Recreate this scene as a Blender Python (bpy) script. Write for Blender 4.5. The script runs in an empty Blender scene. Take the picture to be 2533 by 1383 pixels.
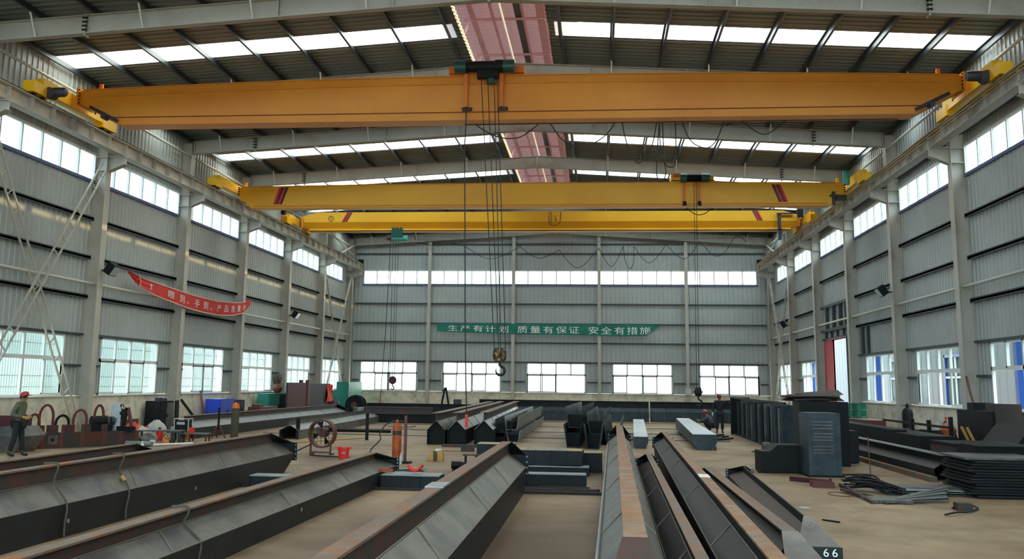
import bpy, bmesh, math, random
from mathutils import Vector, Matrix
random.seed(7)
C = bpy.context.scene
COL = C.collection
R = math.radians
# ---------------------------------------------------------------- camera
cam = bpy.data.objects.new('camera', bpy.data.cameras.new('camera')); COL.objects.link(cam)
_F = Vector((-0.10227089, 0.98087716, 0.16559185)); _R = Vector((0.99474867, 0.10150737, 0.01308983)); _U = Vector((0.00396928, -0.16606098, 0.9861075))
cam.matrix_world = Matrix(((_R.x, _U.x, -_F.x, 3.00427), (_R.y, _U.y, -_F.y, 0.0), (_R.z, _U.z, -_F.z, 2.1), (0, 0, 0, 1)))
cam.data.sensor_fit = 'HORIZONTAL'; cam.data.sensor_width = 36.0
cam.data.lens = 2456.96 * 36.0 / 2533.0
cam.data.shift_x = (1266.5 - 1228.85) / 2533.0
cam.data.shift_y = (535.95 - 691.5) / 2533.0
cam.data.clip_end = 400
C.camera = cam
# ---------------------------------------------------------------- sky, sun, exposure
world = bpy.data.worlds.new('overcast_sky'); C.world = world; world.use_nodes = True
wn = world.node_tree.nodes; wl = world.node_tree.links
bg = wn['Background']; bg.inputs['Strength'].default_value = 7.0
tc = wn.new('ShaderNodeTexCoord'); sx = wn.new('ShaderNodeSeparateXYZ'); wr = wn.new('ShaderNodeValToRGB')
wl.new(tc.outputs['Generated'], sx.inputs[0]); wl.new(sx.outputs['Z'], wr.inputs[0])
# brighter towards the low sun (+x), cooler and dimmer away from it
mr = wn.new('ShaderNodeMapRange'); mr.inputs['From Min'].default_value = -.9; mr.inputs['From Max'].default_value = .9; mr.inputs['To Min'].default_value = 0.0; mr.inputs['To Max'].default_value = 1.0; wl.new(sx.outputs['X'], mr.inputs['Value'])
mxc = wn.new('ShaderNodeMix'); mxc.data_type = 'RGBA'; mxc.inputs[6].default_value = (.55, .62, .68, 1); mxc.inputs[7].default_value = (1.26, 1.16, 1.0, 1); wl.new(mr.outputs[0], mxc.inputs[0])
mxa = wn.new('ShaderNodeMix'); mxa.data_type = 'RGBA'; mxa.blend_type = 'MULTIPLY'; mxa.inputs[0].default_value = 1.0; wl.new(wr.outputs[0], mxa.inputs[6]); wl.new(mxc.outputs[2], mxa.inputs[7])
my_ = wn.new('ShaderNodeMapRange'); my_.inputs['From Min'].default_value = -.9; my_.inputs['From Max'].default_value = .3; my_.inputs['To Min'].default_value = 1.0; my_.inputs['To Max'].default_value = 0.0; wl.new(sx.outputs['Y'], my_.inputs['Value'])
mxb = wn.new('ShaderNodeMix'); mxb.data_type = 'RGBA'; mxb.blend_type = 'MULTIPLY'; mxb.inputs[7].default_value = (.66, .86, 1.0, 1); wl.new(my_.outputs[0], mxb.inputs[0]); wl.new(mxa.outputs[2], mxb.inputs[6]); wl.new(mxb.outputs[2], bg.inputs['Color'])
wr.color_ramp.elements[0].position = 0.0; wr.color_ramp.elements[0].color = (0.80, 0.86, 0.90, 1)
wr.color_ramp.elements[1].position = 0.6; wr.color_ramp.elements[1].color = (0.92, 0.97, 1.0, 1)
sun = bpy.data.objects.new('low_sun', bpy.data.lights.new('low_sun', 'SUN')); COL.objects.link(sun)
sun.data.energy = 4.0; sun.data.color = (1.0, 0.66, 0.27); sun.data.angle = R(0.25)
sun.rotation_euler = Vector((-29.86, 3.2, -2.53)).to_track_quat('-Z', 'Y').to_euler()
sun.location = (40, 20, 30)
C.view_settings.view_transform = 'Standard'; C.view_settings.look = 'None'
C.view_settings.exposure = 0.55; C.view_settings.gamma = 1.0; C.view_settings.use_curve_mapping = False
cy = C.cycles
cy.max_bounces = 7; cy.diffuse_bounces = 5; cy.glossy_bounces = 3; cy.transmission_bounces = 4; cy.transparent_max_bounces = 10
cy.caustics_reflective = False; cy.caustics_refractive = False; cy.sample_clamp_indirect = 8.0
cy.use_denoising = True
W = 14.93; YF = -3.0; YB = 69.91; HALF = 15.0
BAYS = [-2.75 + 7.2 * k for k in range(11)]          # column lines, the last at 69.25
SKY_Y = [23.2, 30.45, 37.6, 44.75, 52.1, 59.3, 66.4]
SKY_ALL = [1.6, 8.8, 16.0] + SKY_Y
def roofz(x): return 13.46 - 0.061 * abs(x)
def portal(loc, direction, sx_, sy_):                # tells the renderer where the daylight comes in
    l = bpy.data.lights.new('daylight_opening', 'AREA'); l.shape = 'RECTANGLE'; l.size = sx_; l.size_y = sy_
    l.cycles.is_portal = True
    o = bpy.data.objects.new('daylight_opening', l); COL.objects.link(o); o.location = loc
    o.rotation_euler = Vector(direction).to_track_quat('-Z', 'Y').to_euler()
    return o
portal((-15.2, 33.2, 9.5), (1, 0, 0), 73, 1.1); portal((15.2, 33.2, 9.5), (-1, 0, 0), 73, 1.1)
portal((-15.2, 33.2, 2.5), (1, 0, 0), 73, 2.1); portal((15.2, 33.2, 2.3), (-1, 0, 0), 73, 4.6)
portal((0, 70.2, 9.5), (0, -1, 0), 28, 1.1); portal((0, 70.2, 2.5), (0, -1, 0), 28, 2.1)
portal((0, YF - .2, 4.0), (0, 1, 0), 24, 8.0)
for y in SKY_ALL:
    for s in (-1, 1):
        p = portal((s * 8.2, y, roofz(8.2) + .1), (0, 0, -1), 13.4, 1.3); p.rotation_euler = (0, s * math.atan(0.061), 0)
portal((-2.1, 33, 13.85), (1, 0, -.2), 74, .9); portal((2.1, 33, 13.85), (-1, 0, -.2), 74, .9)
# ---------------------------------------------------------------- helpers
def lin(h):
    h = h.lstrip('#'); v = [int(h[i:i + 2], 16) / 255 for i in (0, 2, 4)]
    return tuple(c / 12.92 if c <= .04045 else ((c + .055) / 1.055) ** 2.4 for c in v) + (1,)
def mat(name, col, rough=.6, metal=0.0, col2=None, scale=3.0, lo=.4, hi=.65, bump=0.0, col3=None, scale3=.6, stretch=None, spec=None, detail=6):
    m = bpy.data.materials.new(name); m.use_nodes = True; nt = m.node_tree; b = nt.nodes['Principled BSDF']
    c1 = lin(col); b.inputs['Base Color'].default_value = c1
    b.inputs['Roughness'].default_value = rough; b.inputs['Metallic'].default_value = metal
    if spec is not None: b.inputs['Specular IOR Level'].default_value = spec
    if col2:
        co = nt.nodes.new('ShaderNodeTexCoord'); src = co.outputs['Object']
        if stretch:
            mp = nt.nodes.new('ShaderNodeMapping'); mp.inputs['Scale'].default_value = stretch
            nt.links.new(src, mp.inputs[0]); src = mp.outputs[0]
        def layer(base, c, sc, l, h, seed):
            n = nt.nodes.new('ShaderNodeTexNoise'); n.inputs['Scale'].default_value = sc; n.inputs['Detail'].default_value = detail; n.inputs['Roughness'].default_value = .65
            n.noise_dimensions = '4D'; n.inputs['W'].default_value = seed
            r = nt.nodes.new('ShaderNodeValToRGB'); r.color_ramp.elements[0].position = l; r.color_ramp.elements[1].position = h
            mx = nt.nodes.new('ShaderNodeMix'); mx.data_type = 'RGBA'
            nt.links.new(src, n.inputs['Vector']); nt.links.new(n.outputs['Fac'], r.inputs[0]); nt.links.new(r.outputs[0], mx.inputs[0])
            if isinstance(base, tuple): mx.inputs[6].default_value = base
            else: nt.links.new(base, mx.inputs[6])
            mx.inputs[7].default_value = lin(c)
            return mx.outputs[2], n
        o, n1 = layer(c1, col2, scale, lo, hi, 0.0)
        if col3: o, _ = layer(o, col3, scale3, .45, .7, 3.0)
        nt.links.new(o, b.inputs['Base Color'])
        if bump:
            bp = nt.nodes.new('ShaderNodeBump'); bp.inputs['Strength'].default_value = bump; bp.inputs['Distance'].default_value = .02
            nt.links.new(n1.outputs['Fac'], bp.inputs['Height']); nt.links.new(bp.outputs[0], b.inputs['Normal'])
    return m
def glass(name, tint, clear, rough=.1, haze=None):
    m = bpy.data.materials.new(name); m.use_nodes = True; nt = m.node_tree; nt.nodes.remove(nt.nodes['Principled BSDF'])
    t = nt.nodes.new('ShaderNodeBsdfTransparent'); t.inputs[0].default_value = lin(tint)
    mx = nt.nodes.new('ShaderNodeMixShader'); mx.inputs[0].default_value = 1 - clear
    if haze: g = nt.nodes.new('ShaderNodeBsdfTranslucent'); g.inputs[0].default_value = lin(haze)
    else: g = nt.nodes.new('ShaderNodeBsdfGlossy'); g.inputs['Roughness'].default_value = rough
    nt.links.new(t.outputs[0], mx.inputs[1]); nt.links.new(g.outputs[0], mx.inputs[2]); nt.links.new(mx.outputs[0], nt.nodes['Material Output'].inputs[0])
    return m
M = dict(
    clad=mat('painted_cladding', '#a9aca8', .4, 0, '#9da19c', .5, .4, .7),
    roof=mat('roof_sheet', '#616966', .5, 0, '#565d5a', .7, .4, .7),
    plaster=mat('plaster', '#e4dbc6', .9, 0, '#d0c5ae', .8, .45, .75, col3='#aa9f8b', scale3=2.2),
    floor=mat('concrete_floor', '#a28a6c', .55, 0, '#7a6145', .22, .42, .68, col3='#5b442e', scale3=.5, spec=.35, detail=8),
    col=mat('column_paint', '#b1aa9d', .5, 0, '#9b8f7c', 1.2, .5, .75, col3='#b9b3a8', scale3=.5),
    rafter=mat('rafter_paint', '#a39e93', .5, 0, '#8d8373', 1.0, .5, .75),
    girt=mat('dark_steel_girt', '#363b40', .55),
    purlin=mat('dark_purlin', '#33383b', .4, .3),
    runway=mat('runway_paint', '#b0a99c', .5, 0, '#8f8474', 1.5, .5, .75),
    rail=mat('rail_steel', '#2a2624', .6, .4),
    pvc=mat('white_window_frame', '#d8dad6', .4),
    blue_frame=mat('blue_frame', '#113f84', .4),
    sill=mat('blue_flashing', '#4a5a86', .5),
    bars=mat('security_bars', '#a3adad', .6),
    glass=glass('window_glass', '#dfeae9', .93), glass_open=glass('clear_glass', '#f0f6f6', .97), glass_up=glass('dimmed_glass', '#bcc3c4', .96), sky_sheet=glass('skylight_sheet', '#f6faf6', .7, haze='#f4f4ee'),  # upper panes: tint added to dim the sky behind the mullions
    pink=mat('pink_primed_sheet', '#c98f92', .6, 0, '#b87f84', 1.2), white=mat('white_paint', '#e2e0d8', .5), ext=mat('outside_wall', '#73797c', .8), ext_teal=mat('outside_teal_wall', '#98a5a3', .9), ext_pale=mat('outside_pale_wall', '#d8d8d4', .9), ground=mat('outside_ground', '#c8c6be', .9),
    door_red=mat('red_door', '#b4232c', .5), pipe=mat('pale_pipe', '#c2bfb4', .45),
    crane_or=mat('orange_yellow_paint', '#dd8f22', .45, 0, '#cf7c1c', .35, .4, .7), crane_ye=mat('yellow_paint', '#efb222', .4, 0, '#e6a222', .4, .4, .7), crane_pale=mat('bright_yellow', '#f3b70e', .4), orange=mat('trolley_orange', '#d9701c', .5),
    red=mat('red_paint', '#d8261c', .5), dark=mat('dark_metal', '#121416', .6, 0, spec=.22), blackband=mat('dark_stripe', '#3b2430', .5), motor=mat('motor_grey', '#3a3640', .5, .3), green_dk=mat('hoist_green', '#12483f', .45), teal=mat('teal_paint', '#177565', .45), tealbox=mat('pale_teal', '#4fa596', .5),
    rope=mat('wire_rope', '#20211f', .6), cable=mat('black_cable', '#1f2022', .6), brass=mat('conductor_bar', '#96793f', .45, .3),
    hook=mat('hook_black', '#1c1d1c', .4, .4), hookpaint=mat('worn_yellow', '#b07a26', .5, 0, '#1e1c1a', 9, .42, .5),
    steel=mat('mill_scale_steel_with_light', '#6a6962', .42, .15, '#46474a', 1.6, .42, .6, bump=.15, col3='#4b443b', scale3=.9),  # plain steel; on slope plates the lighter tone holds the skylight
    steel_dk=mat('dark_mill_steel_with_shade', '#20262a', .5, 0, '#14181b', 1.8, .4, .65, col3='#221d1a', scale3=3.0, spec=.22),  # dark steel; on girder sides the shade is put into the colour
    steel_blue=mat('blue_grey_steel', '#404c52', .5, 0, '#2d383e', .9, .4, .65, col3='#232c33', scale3=2.0, spec=.3),
    rusty=mat('rusted_flange', '#6a5444', .6, .1, '#8a5026', 1.6, .48, .62, col3='#706a63', scale3=4.0),
    rust_or=mat('orange_rust_flange', '#7c5a3e', .65, 0, '#96602f', 3.5, .42, .6, col3='#8d847a', scale3=3.0),
    rustweb=mat('rusted_web', '#3a2e29', .6, .1, '#54291e', 1.3, .45, .62, col3='#28302f', scale3=3.5),
    weld=mat('weld_bead', '#6a645a', .45, .3), lightsteel=mat('bright_steel_with_light', '#94989a', .4, .4, '#787d80', 2.5, .4, .7),  # bright steel; on the far slope plates it paints the light they catch
    stripelit=mat('lit_stripe_plate', '#e9ecef', .45, 0), wood=mat('timber', '#b58a4a', .7), tarp=mat('yellowed_tarp', '#b9a67c', .8, 0, '#8f8a80', 3),
    red_banner=mat('red_cloth', '#d5352b', .75, 0, '#c22a24', 1.2), green_banner=mat('green_cloth', '#1c7563', .75, 0, '#17655a', 1.5), letter=mat('white_lettering', '#eef0ea', .7), hem=mat('pale_hem', '#e3c3ae', .8),
    cyl_or=mat('rusty_orange_paint', '#b9541f', .55, 0, '#8e3f1c', 5, .45, .65), fan=mat('fan_red_brown', '#5c2a22', .55), bucket=mat('red_plastic', '#e82b20', .4), blue=mat('blue_paint', '#1c40b8', .45), maroon=mat('maroon_sheet', '#4a1a24', .6), navy=mat('dark_sheet', '#231f30', .6), cloth_or=mat('orange_red_cloth', '#e2361b', .8),
    white_sack=mat('pale_sack', '#b5b4aa', .85, 0, '#9c9a90', 6), drum_green=mat('green_drum_paint', '#17644c', .4), concrete=mat('grey_dust', '#8d8a85', .8), straw=mat('dry_twigs', '#4a4637', .9),
    skin=mat('skin', '#a8694a', .6), shirt_olive=mat('olive_shirt', '#5c6152', .85, 0, '#50553f', 8), navywear=mat('navy_overalls', '#23222f', .85), greywear=mat('grey_blue_shirt', '#4e565c', .85), trousers=mat('dark_trousers', '#16181c', .85), helmet_red=mat('red_helmet', '#b03228', .35), helmet_orange=mat('orange_helmet', '#c85a28', .35), helmet_wine=mat('wine_red_helmet', '#8a2f45', .35), glove=mat('yellow_glove', '#b98f55', .85), glove_w=mat('white_glove', '#c9cbc9', .85), hair=mat('black_hair', '#15110f', .6), boot=mat('black_boot', '#111214', .6), eye=mat('dark_eye', '#0c0a0a', .3), lip=mat('lip', '#7c4038', .6), lens=mat('lamp_glass', '#aeb8bc', .2),
)
# rust dust trodden into the fabrication floor, darkened also for the weak foreground light
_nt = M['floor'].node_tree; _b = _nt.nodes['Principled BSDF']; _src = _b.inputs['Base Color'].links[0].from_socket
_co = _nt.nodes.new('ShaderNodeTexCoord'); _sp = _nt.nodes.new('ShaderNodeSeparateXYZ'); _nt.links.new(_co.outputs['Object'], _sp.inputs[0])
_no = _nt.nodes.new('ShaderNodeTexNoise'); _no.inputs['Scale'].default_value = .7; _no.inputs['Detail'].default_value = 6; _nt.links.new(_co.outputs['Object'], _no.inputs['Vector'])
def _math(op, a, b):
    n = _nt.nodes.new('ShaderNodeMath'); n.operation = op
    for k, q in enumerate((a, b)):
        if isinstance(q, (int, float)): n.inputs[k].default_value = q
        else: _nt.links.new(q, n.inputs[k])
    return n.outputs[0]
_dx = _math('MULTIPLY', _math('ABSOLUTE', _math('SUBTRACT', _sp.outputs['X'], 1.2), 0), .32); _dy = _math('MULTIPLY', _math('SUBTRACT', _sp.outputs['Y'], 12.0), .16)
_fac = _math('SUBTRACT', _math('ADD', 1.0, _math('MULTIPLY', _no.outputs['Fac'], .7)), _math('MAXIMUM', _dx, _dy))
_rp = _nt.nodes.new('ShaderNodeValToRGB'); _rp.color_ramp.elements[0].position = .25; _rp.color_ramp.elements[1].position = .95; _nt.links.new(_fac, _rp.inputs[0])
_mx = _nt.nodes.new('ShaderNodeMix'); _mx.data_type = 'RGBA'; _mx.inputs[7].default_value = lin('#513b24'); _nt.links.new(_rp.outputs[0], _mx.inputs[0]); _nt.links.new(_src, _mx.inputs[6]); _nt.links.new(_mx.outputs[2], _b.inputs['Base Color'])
def translucent_sheet(name, col, amount):
    m = mat(name, col, .6); nt = m.node_tree; b = nt.nodes['Principled BSDF']; t = nt.nodes.new('ShaderNodeBsdfTranslucent'); t.inputs[0].default_value = lin(col)
    mx = nt.nodes.new('ShaderNodeMixShader'); mx.inputs[0].default_value = amount; nt.links.new(b.outputs[0], mx.inputs[1]); nt.links.new(t.outputs[0], mx.inputs[2]); nt.links.new(mx.outputs[0], nt.nodes['Material Output'].inputs[0]); return m
M['pink_frp'] = translucent_sheet('pink_translucent_sheet', '#b08a8a', .06)
class MB:
    def __init__(s): s.bm = bmesh.new()
    def box(s, x0, x1, y0, y1, z0, z1, mtx=None):
        v = [s.bm.verts.new((x, y, z)) for x in (x0, x1) for y in (y0, y1) for z in (z0, z1)]
        if mtx: 
            for q in v: q.co = mtx @ q.co
        for f in ((0, 1, 3, 2), (4, 6, 7, 5), (0, 4, 5, 1), (2, 3, 7, 6), (0, 2, 6, 4), (1, 5, 7, 3)): s.bm.faces.new([v[i] for i in f])
        return s
    def bar(s, a, b, w, h=None, up=(0, 0, 1)):
        a, b = Vector(a), Vector(b); h = h or w; d = (b - a); L = d.length; d = d / L; up = Vector(up)
        if abs(d.dot(up)) > .99: up = Vector((0, 1, 0))
        x = d.cross(up).normalized(); z = x.cross(d)
        m = Matrix(((x.x, d.x, z.x, a.x), (x.y, d.y, z.y, a.y), (x.z, d.z, z.z, a.z), (0, 0, 0, 1)))
        return s.box(-w / 2, w / 2, 0, L, -h / 2, h / 2, m)
    def ngon(s, pts):
        s.bm.faces.new([s.bm.verts.new(p) for p in pts]); return s
    def loft(s, rings, cap=True, closed=True):
        V = [[s.bm.verts.new(p) for p in r] for r in rings]; n = len(V[0])
        for a, b in zip(V, V[1:]):
            for i in range(n if closed else n - 1): s.bm.faces.new((a[i], a[(i + 1) % n], b[(i + 1) % n], b[i]))
        if cap: s.bm.faces.new(V[0][::-1]); s.bm.faces.new(V[-1])
        return s
    def prism(s, poly, axis, a, b):                       # polygon in the two other axes, extruded along axis
        def P(p, t): return {'x': (t, p[0], p[1]), 'y': (p[0], t, p[1]), 'z': (p[0], p[1], t)}[axis]
        return s.loft([[P(p, a) for p in poly], [P(p, b) for p in poly]])
    def tube(s, path, r, n=8, cap=True, smooth=True):
        path = [Vector(p) for p in path]; rings = []; prev = None
        for i, p in enumerate(path):
            d = (path[min(i + 1, len(path) - 1)] - path[max(i - 1, 0)]).normalized()
            ref = prev if prev is not None and abs(prev.dot(d)) < .95 else (Vector((0, 0, 1)) if abs(d.z) < .9 else Vector((1, 0, 0)))
            u = (ref - d * ref.dot(d)).normalized(); w = d.cross(u); prev = u
            rr = r[i] if isinstance(r, (list, tuple)) else r
            rings.append([p + (u * math.cos(2 * math.pi * k / n) + w * math.sin(2 * math.pi * k / n)) * rr for k in range(n)])
        s.loft(rings, cap)
        return s
    def lathe(s, prof, n=20, center=(0, 0, 0), axis='z'):
        cx, cy_, cz = center; rings = []
        loop = prof[0][0] > .002 and prof[-1][0] > .002
        for r, t in (list(prof) + [prof[0]] if loop else prof):
            ring = []
            for k in range(n):
                a = 2 * math.pi * k / n; u, w = max(r, 1e-4) * math.cos(a), max(r, 1e-4) * math.sin(a)
                ring.append({'z': (cx + u, cy_ + w, cz + t), 'y': (cx + u, cy_ + t, cz + w), 'x': (cx + t, cy_ + u, cz + w)}[axis])
            rings.append(ring)
        return s.loft(rings, cap=not loop)
    def sheet(s, rows): return s.loft(rows, cap=False, closed=False)
    def mesh(s, name, smooth=False):
        bmesh.ops.recalc_face_normals(s.bm, faces=s.bm.faces[:]); me = bpy.data.meshes.new(name); s.bm.to_mesh(me); s.bm.free()
        if smooth:
            for p in me.polygons: p.use_smooth = True
        return me
    def build(s, name, m, parent=None, smooth=False, loc=None):
        o = bpy.data.objects.new(name, s.mesh(name, smooth)); COL.objects.link(o); o.data.materials.append(M[m] if isinstance(m, str) else m)
        if parent: o.parent = parent
        if loc: o.location = loc
        if smooth: 
            md = o.modifiers.new('edges', 'EDGE_SPLIT'); md.split_angle = R(40)
        return o
def tag(o, label=None, cat=None, group=None, kind=None):
    if label: o['label'] = label
    if cat: o['category'] = cat
    if group: o['group'] = group
    if kind: o['kind'] = kind
    return o
def thing(name, label, cat, loc=(0, 0, 0), rz=0, group=None, kind=None):
    o = bpy.data.objects.new(name, None); COL.objects.link(o); o.empty_display_size = .1; o.location = loc; o.rotation_euler = (0, 0, rz)
    return tag(o, label, cat, group, kind)
def dup(root, loc=None, label=None, rz=None, group=None):
    def cp(o, par):
        c = o.copy(); COL.objects.link(c); c.parent = par
        for ch in list(o.children): cp(ch, c)
        return c
    r = cp(root, None)
    if loc is not None: r.location = loc
    if rz is not None: r.rotation_euler = (0, 0, rz)
    if label: r['label'] = label
    if group: r['group'] = group
    return r
ORD = ['first', 'second', 'third', 'fourth', 'fifth', 'sixth', 'seventh', 'eighth', 'ninth', 'tenth', 'eleventh', 'twelfth']
def cat_rom(pts, n=8):
    P = [Vector(p) for p in pts]; out = []
    for i in range(len(P) - 1):
        a, b, c, d = P[max(i - 1, 0)], P[i], P[i + 1], P[min(i + 2, len(P) - 1)]
        for k in range(n):
            t = k / n; out.append(.5 * ((2 * b) + (c - a) * t + (2 * a - 5 * b + 4 * c - d) * t * t + (3 * b - a - 3 * c + d) * t ** 3))
    return out + [P[-1]]
# ================================================================ the hall
def corr_pts(a0, a1, pitch=.3, d=.03, phase=0.0):        # ribbed sheet profile: (distance along, offset)
    out = [(a0, 0)]; a = math.floor((a0 - phase) / pitch) * pitch + phase
    while a < a1:
        for t, o in ((.66, 0), (.74, d), (.92, d), (1.0, 0)):
            q = a + t * pitch
            if a0 + .002 < q < a1 - .002: out.append((q, o))
        a += pitch
    return out + [(a1, 0)]
def corr_wall(mb, place, a0, a1, z0, z1, pitch=.3, d=.03):
    P = corr_pts(a0, a1, pitch, d); f1 = z1 if callable(z1) else (lambda a: z1)
    mb.sheet([[place(a, o, z0) for a, o in P], [place(a, o, f1(a)) for a, o in P]])
LOWZ = (1.507, 3.54); UPZ = (9.023, 10.012)
DOOR = (49.45, 53.95, 4.57)
def side_wall(s):
    pl = lambda a, o, z: (s * (W - o), a, z)
    m = MB(); top = roofz(W) - .02
    for b in BAYS[:-1]:
        y0, y1 = b, b + 7.2; w0, w1 = b + 1.2, b + 5.95
        if s > 0 and abs(b - 47.65) < .1:
            corr_wall(m, pl, y0, DOOR[0], 0.0, DOOR[2]); corr_wall(m, pl, DOOR[1], y1, 0.0, DOOR[2]); corr_wall(m, pl, y0, y1, DOOR[2], UPZ[0])
        else:
            corr_wall(m, pl, y0, w0, LOWZ[0], LOWZ[1]); corr_wall(m, pl, w1, y1, LOWZ[0], LOWZ[1]); corr_wall(m, pl, y0, y1, LOWZ[1], UPZ[0])
    corr_wall(m, pl, 69.25, YB, LOWZ[0], UPZ[1]); corr_wall(m, pl, 67.9, 69.25, UPZ[0], UPZ[1]); corr_wall(m, pl, YF, BAYS[0] + .02, LOWZ[0], UPZ[1])
    corr_wall(m, pl, YF, YB, UPZ[1], top)
    nm = 'wall_left' if s < 0 else 'wall_right'
    o = m.build(nm, 'clad'); tag(o, 'long %s side wall of grey ribbed sheet' % ('left' if s < 0 else 'right'), 'wall', kind='structure')
    d = MB()
    segs = [(YF, YB)] if s < 0 else [(YF, 47.65), (54.85, YB)]
    for a, b in segs:
        xs = sorted((s * (W - .06), s * (W + .2))); d.box(xs[0], xs[1], a, b, 0, 1.49)
        xs = sorted((s * (W - .11), s * (W + .2))); d.box(xs[0], xs[1], a, b, 1.46, 1.5)
    tag(d.build('dado', 'plaster', o), 'cream plastered masonry along the wall foot')
    for i, z in enumerate((4.9, 6.27, 7.64, 10.4)):
        g = MB()
        for b in BAYS[:-1]:
            if s > 0 and abs(b - 47.65) < .1 and z < 6: continue
            xs = sorted((s * (W - .16), s * (W - .03))); g.box(xs[0], xs[1], b + .2, b + 7.0, z - .035, z + .035); g.box(xs[0] if s > 0 else xs[1] - .02, (xs[0] + .02) if s > 0 else xs[1], b + .2, b + 7.0, z - .075, z + .075)
        g.build('girt', 'girt', o)
    g = MB(); h = MB()
    for b in BAYS[:-1]:
        if s > 0 and abs(b - 47.65) < .1: continue
        xs = sorted((s * (W - .12), s * (W - .02)))
        g.box(xs[0], xs[1], b + .2, b + 7.0, 3.55, 3.63)
        for a, c in ((b + .2, b + 1.15), (b + 6.0, b + 7.0)): g.box(xs[0], xs[1], a, c, 2.48, 2.56)
    g.build('girt', 'girt', o)
    for b in BAYS[:-1]:
        xs = sorted((s * (W - .1), s * (W + .1))); h.box(xs[0], xs[1], b + .18, b + (7.02 if b < 60 else 6.0), UPZ[0] - .09, UPZ[0] - .0)
    h.build('sill_flashing', 'sill', o)
    return o
wall_left = side_wall(-1); wall_right = side_wall(1)
plb = lambda a, o, z: (a, YB - o, z)
m = MB(); BW = [(-13.88, -9.78), (-7.96, -3.86), (-2.05, 2.05), (3.88, 7.98), (9.8, 13.8)]
e = -W
for a, b in BW: corr_wall(m, plb, e, a, *LOWZ); e = b
corr_wall(m, plb, e, W, *LOWZ); corr_wall(m, plb, -W, W, LOWZ[1], UPZ[0])
corr_wall(m, plb, -W, -13.84, *UPZ); corr_wall(m, plb, 13.84, W, *UPZ)
for a, b in ((-W, 0), (0, W)): corr_wall(m, plb, a, b, UPZ[1], roofz)
wall_back = m.build('wall_back', 'clad'); tag(wall_back, 'grey ribbed end wall carrying the green banner', 'wall', kind='structure')
MB().box(-W, W, YB - .06, YB + .2, 0, 1.49).box(-W, W, YB - .11, YB + .2, 1.46, 1.5).build('dado', 'plaster', wall_back)
for z in (4.925, 6.246, 7.63, 11.2, 3.58, 2.24):
    g = MB(); xs = [(-14.4, 14.4)] if z not in (3.58, 2.24) else ([(-14.4, 14.4)] if z == 3.58 else [(-14.4, -13.95)] + [(BW[i][1] + .1, BW[i + 1][0] - .1) for i in range(4)] + [(13.9, 14.4)])
    for a, b in xs: g.box(a, b, YB - .15, YB - .03, z - .045, z + .045)
    g.build('girt', 'girt', wall_back)
MB().box(-8.9, 8.9, YB - .15, YB - .03, 11.84, 11.93).build('girt', 'girt', wall_back)
MB().box(-13.9, 13.9, YB - .1, YB + .1, UPZ[0] - .09, UPZ[0]).build('sill_flashing', 'sill', wall_back)
m = MB(); plf = lambda a, o, z: (a, YF + o, z)
corr_wall(m, plf, -W, -12, 0, 8); corr_wall(m, plf, 12, W, 0, 8)  # unseen gateway, added open to light the camera-facing sides
for a, b in ((-W, 0), (0, W)): corr_wall(m, plf, a, b, 8, roofz)
tag(m.build('wall_front', 'clad'), 'front end wall around an added wide open gateway', 'wall', kind='structure')
m = MB()
for i in range(30):
    for j in range(73): m.ngon([(-15 + i, -3 + j, 0), (-14 + i, -3 + j, 0), (-14 + i, -2 + j, 0), (-15 + i, -2 + j, 0)]) if False else None
m.ngon([(-15.1, YF - .1, 0), (15.1, YF - .1, 0), (15.1, YB + .1, 0), (-15.1, YB + .1, 0)])
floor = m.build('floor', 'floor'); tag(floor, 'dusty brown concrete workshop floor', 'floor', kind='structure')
tag(MB().ngon([(-90, -60, -.06), (110, -60, -.06), (110, 190, -.06), (-90, 190, -.06)]).build('ground', 'ground'), 'pale ground outside the hall', 'ground', kind='structure')
# roof: ribs run down the slope
m = MB(); P = corr_pts(YF - .3, YB + .3, .33, .035)
def in_sky(y): return any(abs(y - s) < .635 for s in SKY_ALL)
for s in (-1, 1):
    edges = [YF - .3] + [v for q in SKY_ALL for v in (q - .63, q + .63)] + [YB + .3]
    for k in range(0, len(edges), 2):
        Q = corr_pts(edges[k], edges[k + 1], .33, .035)
        m.sheet([[(s * 1.4, a, roofz(1.4) - o) for a, o in Q], [(s * 15.3, a, roofz(15.3) - o) for a, o in Q]])
    for q in SKY_ALL:
        for xa, xb in ((1.4, 1.62), (15.02, 15.3)):
            Q = corr_pts(q - .63, q + .63, .33, .035); m.sheet([[(s * xa, a, roofz(xa) - o) for a, o in Q], [(s * xb, a, roofz(xb) - o) for a, o in Q]])
ceiling = m.build('ceiling', 'roof'); tag(ceiling, 'ribbed grey roof sheeting seen from below', 'roof', kind='structure')
PX = [1.8, 3.45, 5.1, 6.72, 8.33, 9.95, 11.53, 13.17, 14.75]
for s in (-1, 1):
    for x in PX:
        g = MB(); z = roofz(x) - .035; xs = sorted((s * x - .01, s * x + .01)); g.box(xs[0], xs[1], YF, YB, z - .21, z)
        g.box(s * x - .0, s * x + .07, YF, YB, z - .21, z - .19); g.box(s * x - .07, s * x, YF, YB, z - .02, z)
        g.build('purlin', 'purlin', ceiling)
wn_count = [0]
def window(label):
    wn_count[0] += 1
    o = bpy.data.objects.new('window_%d' % wn_count[0], None); COL.objects.link(o); return tag(o, label, 'window', kind='structure')
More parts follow.
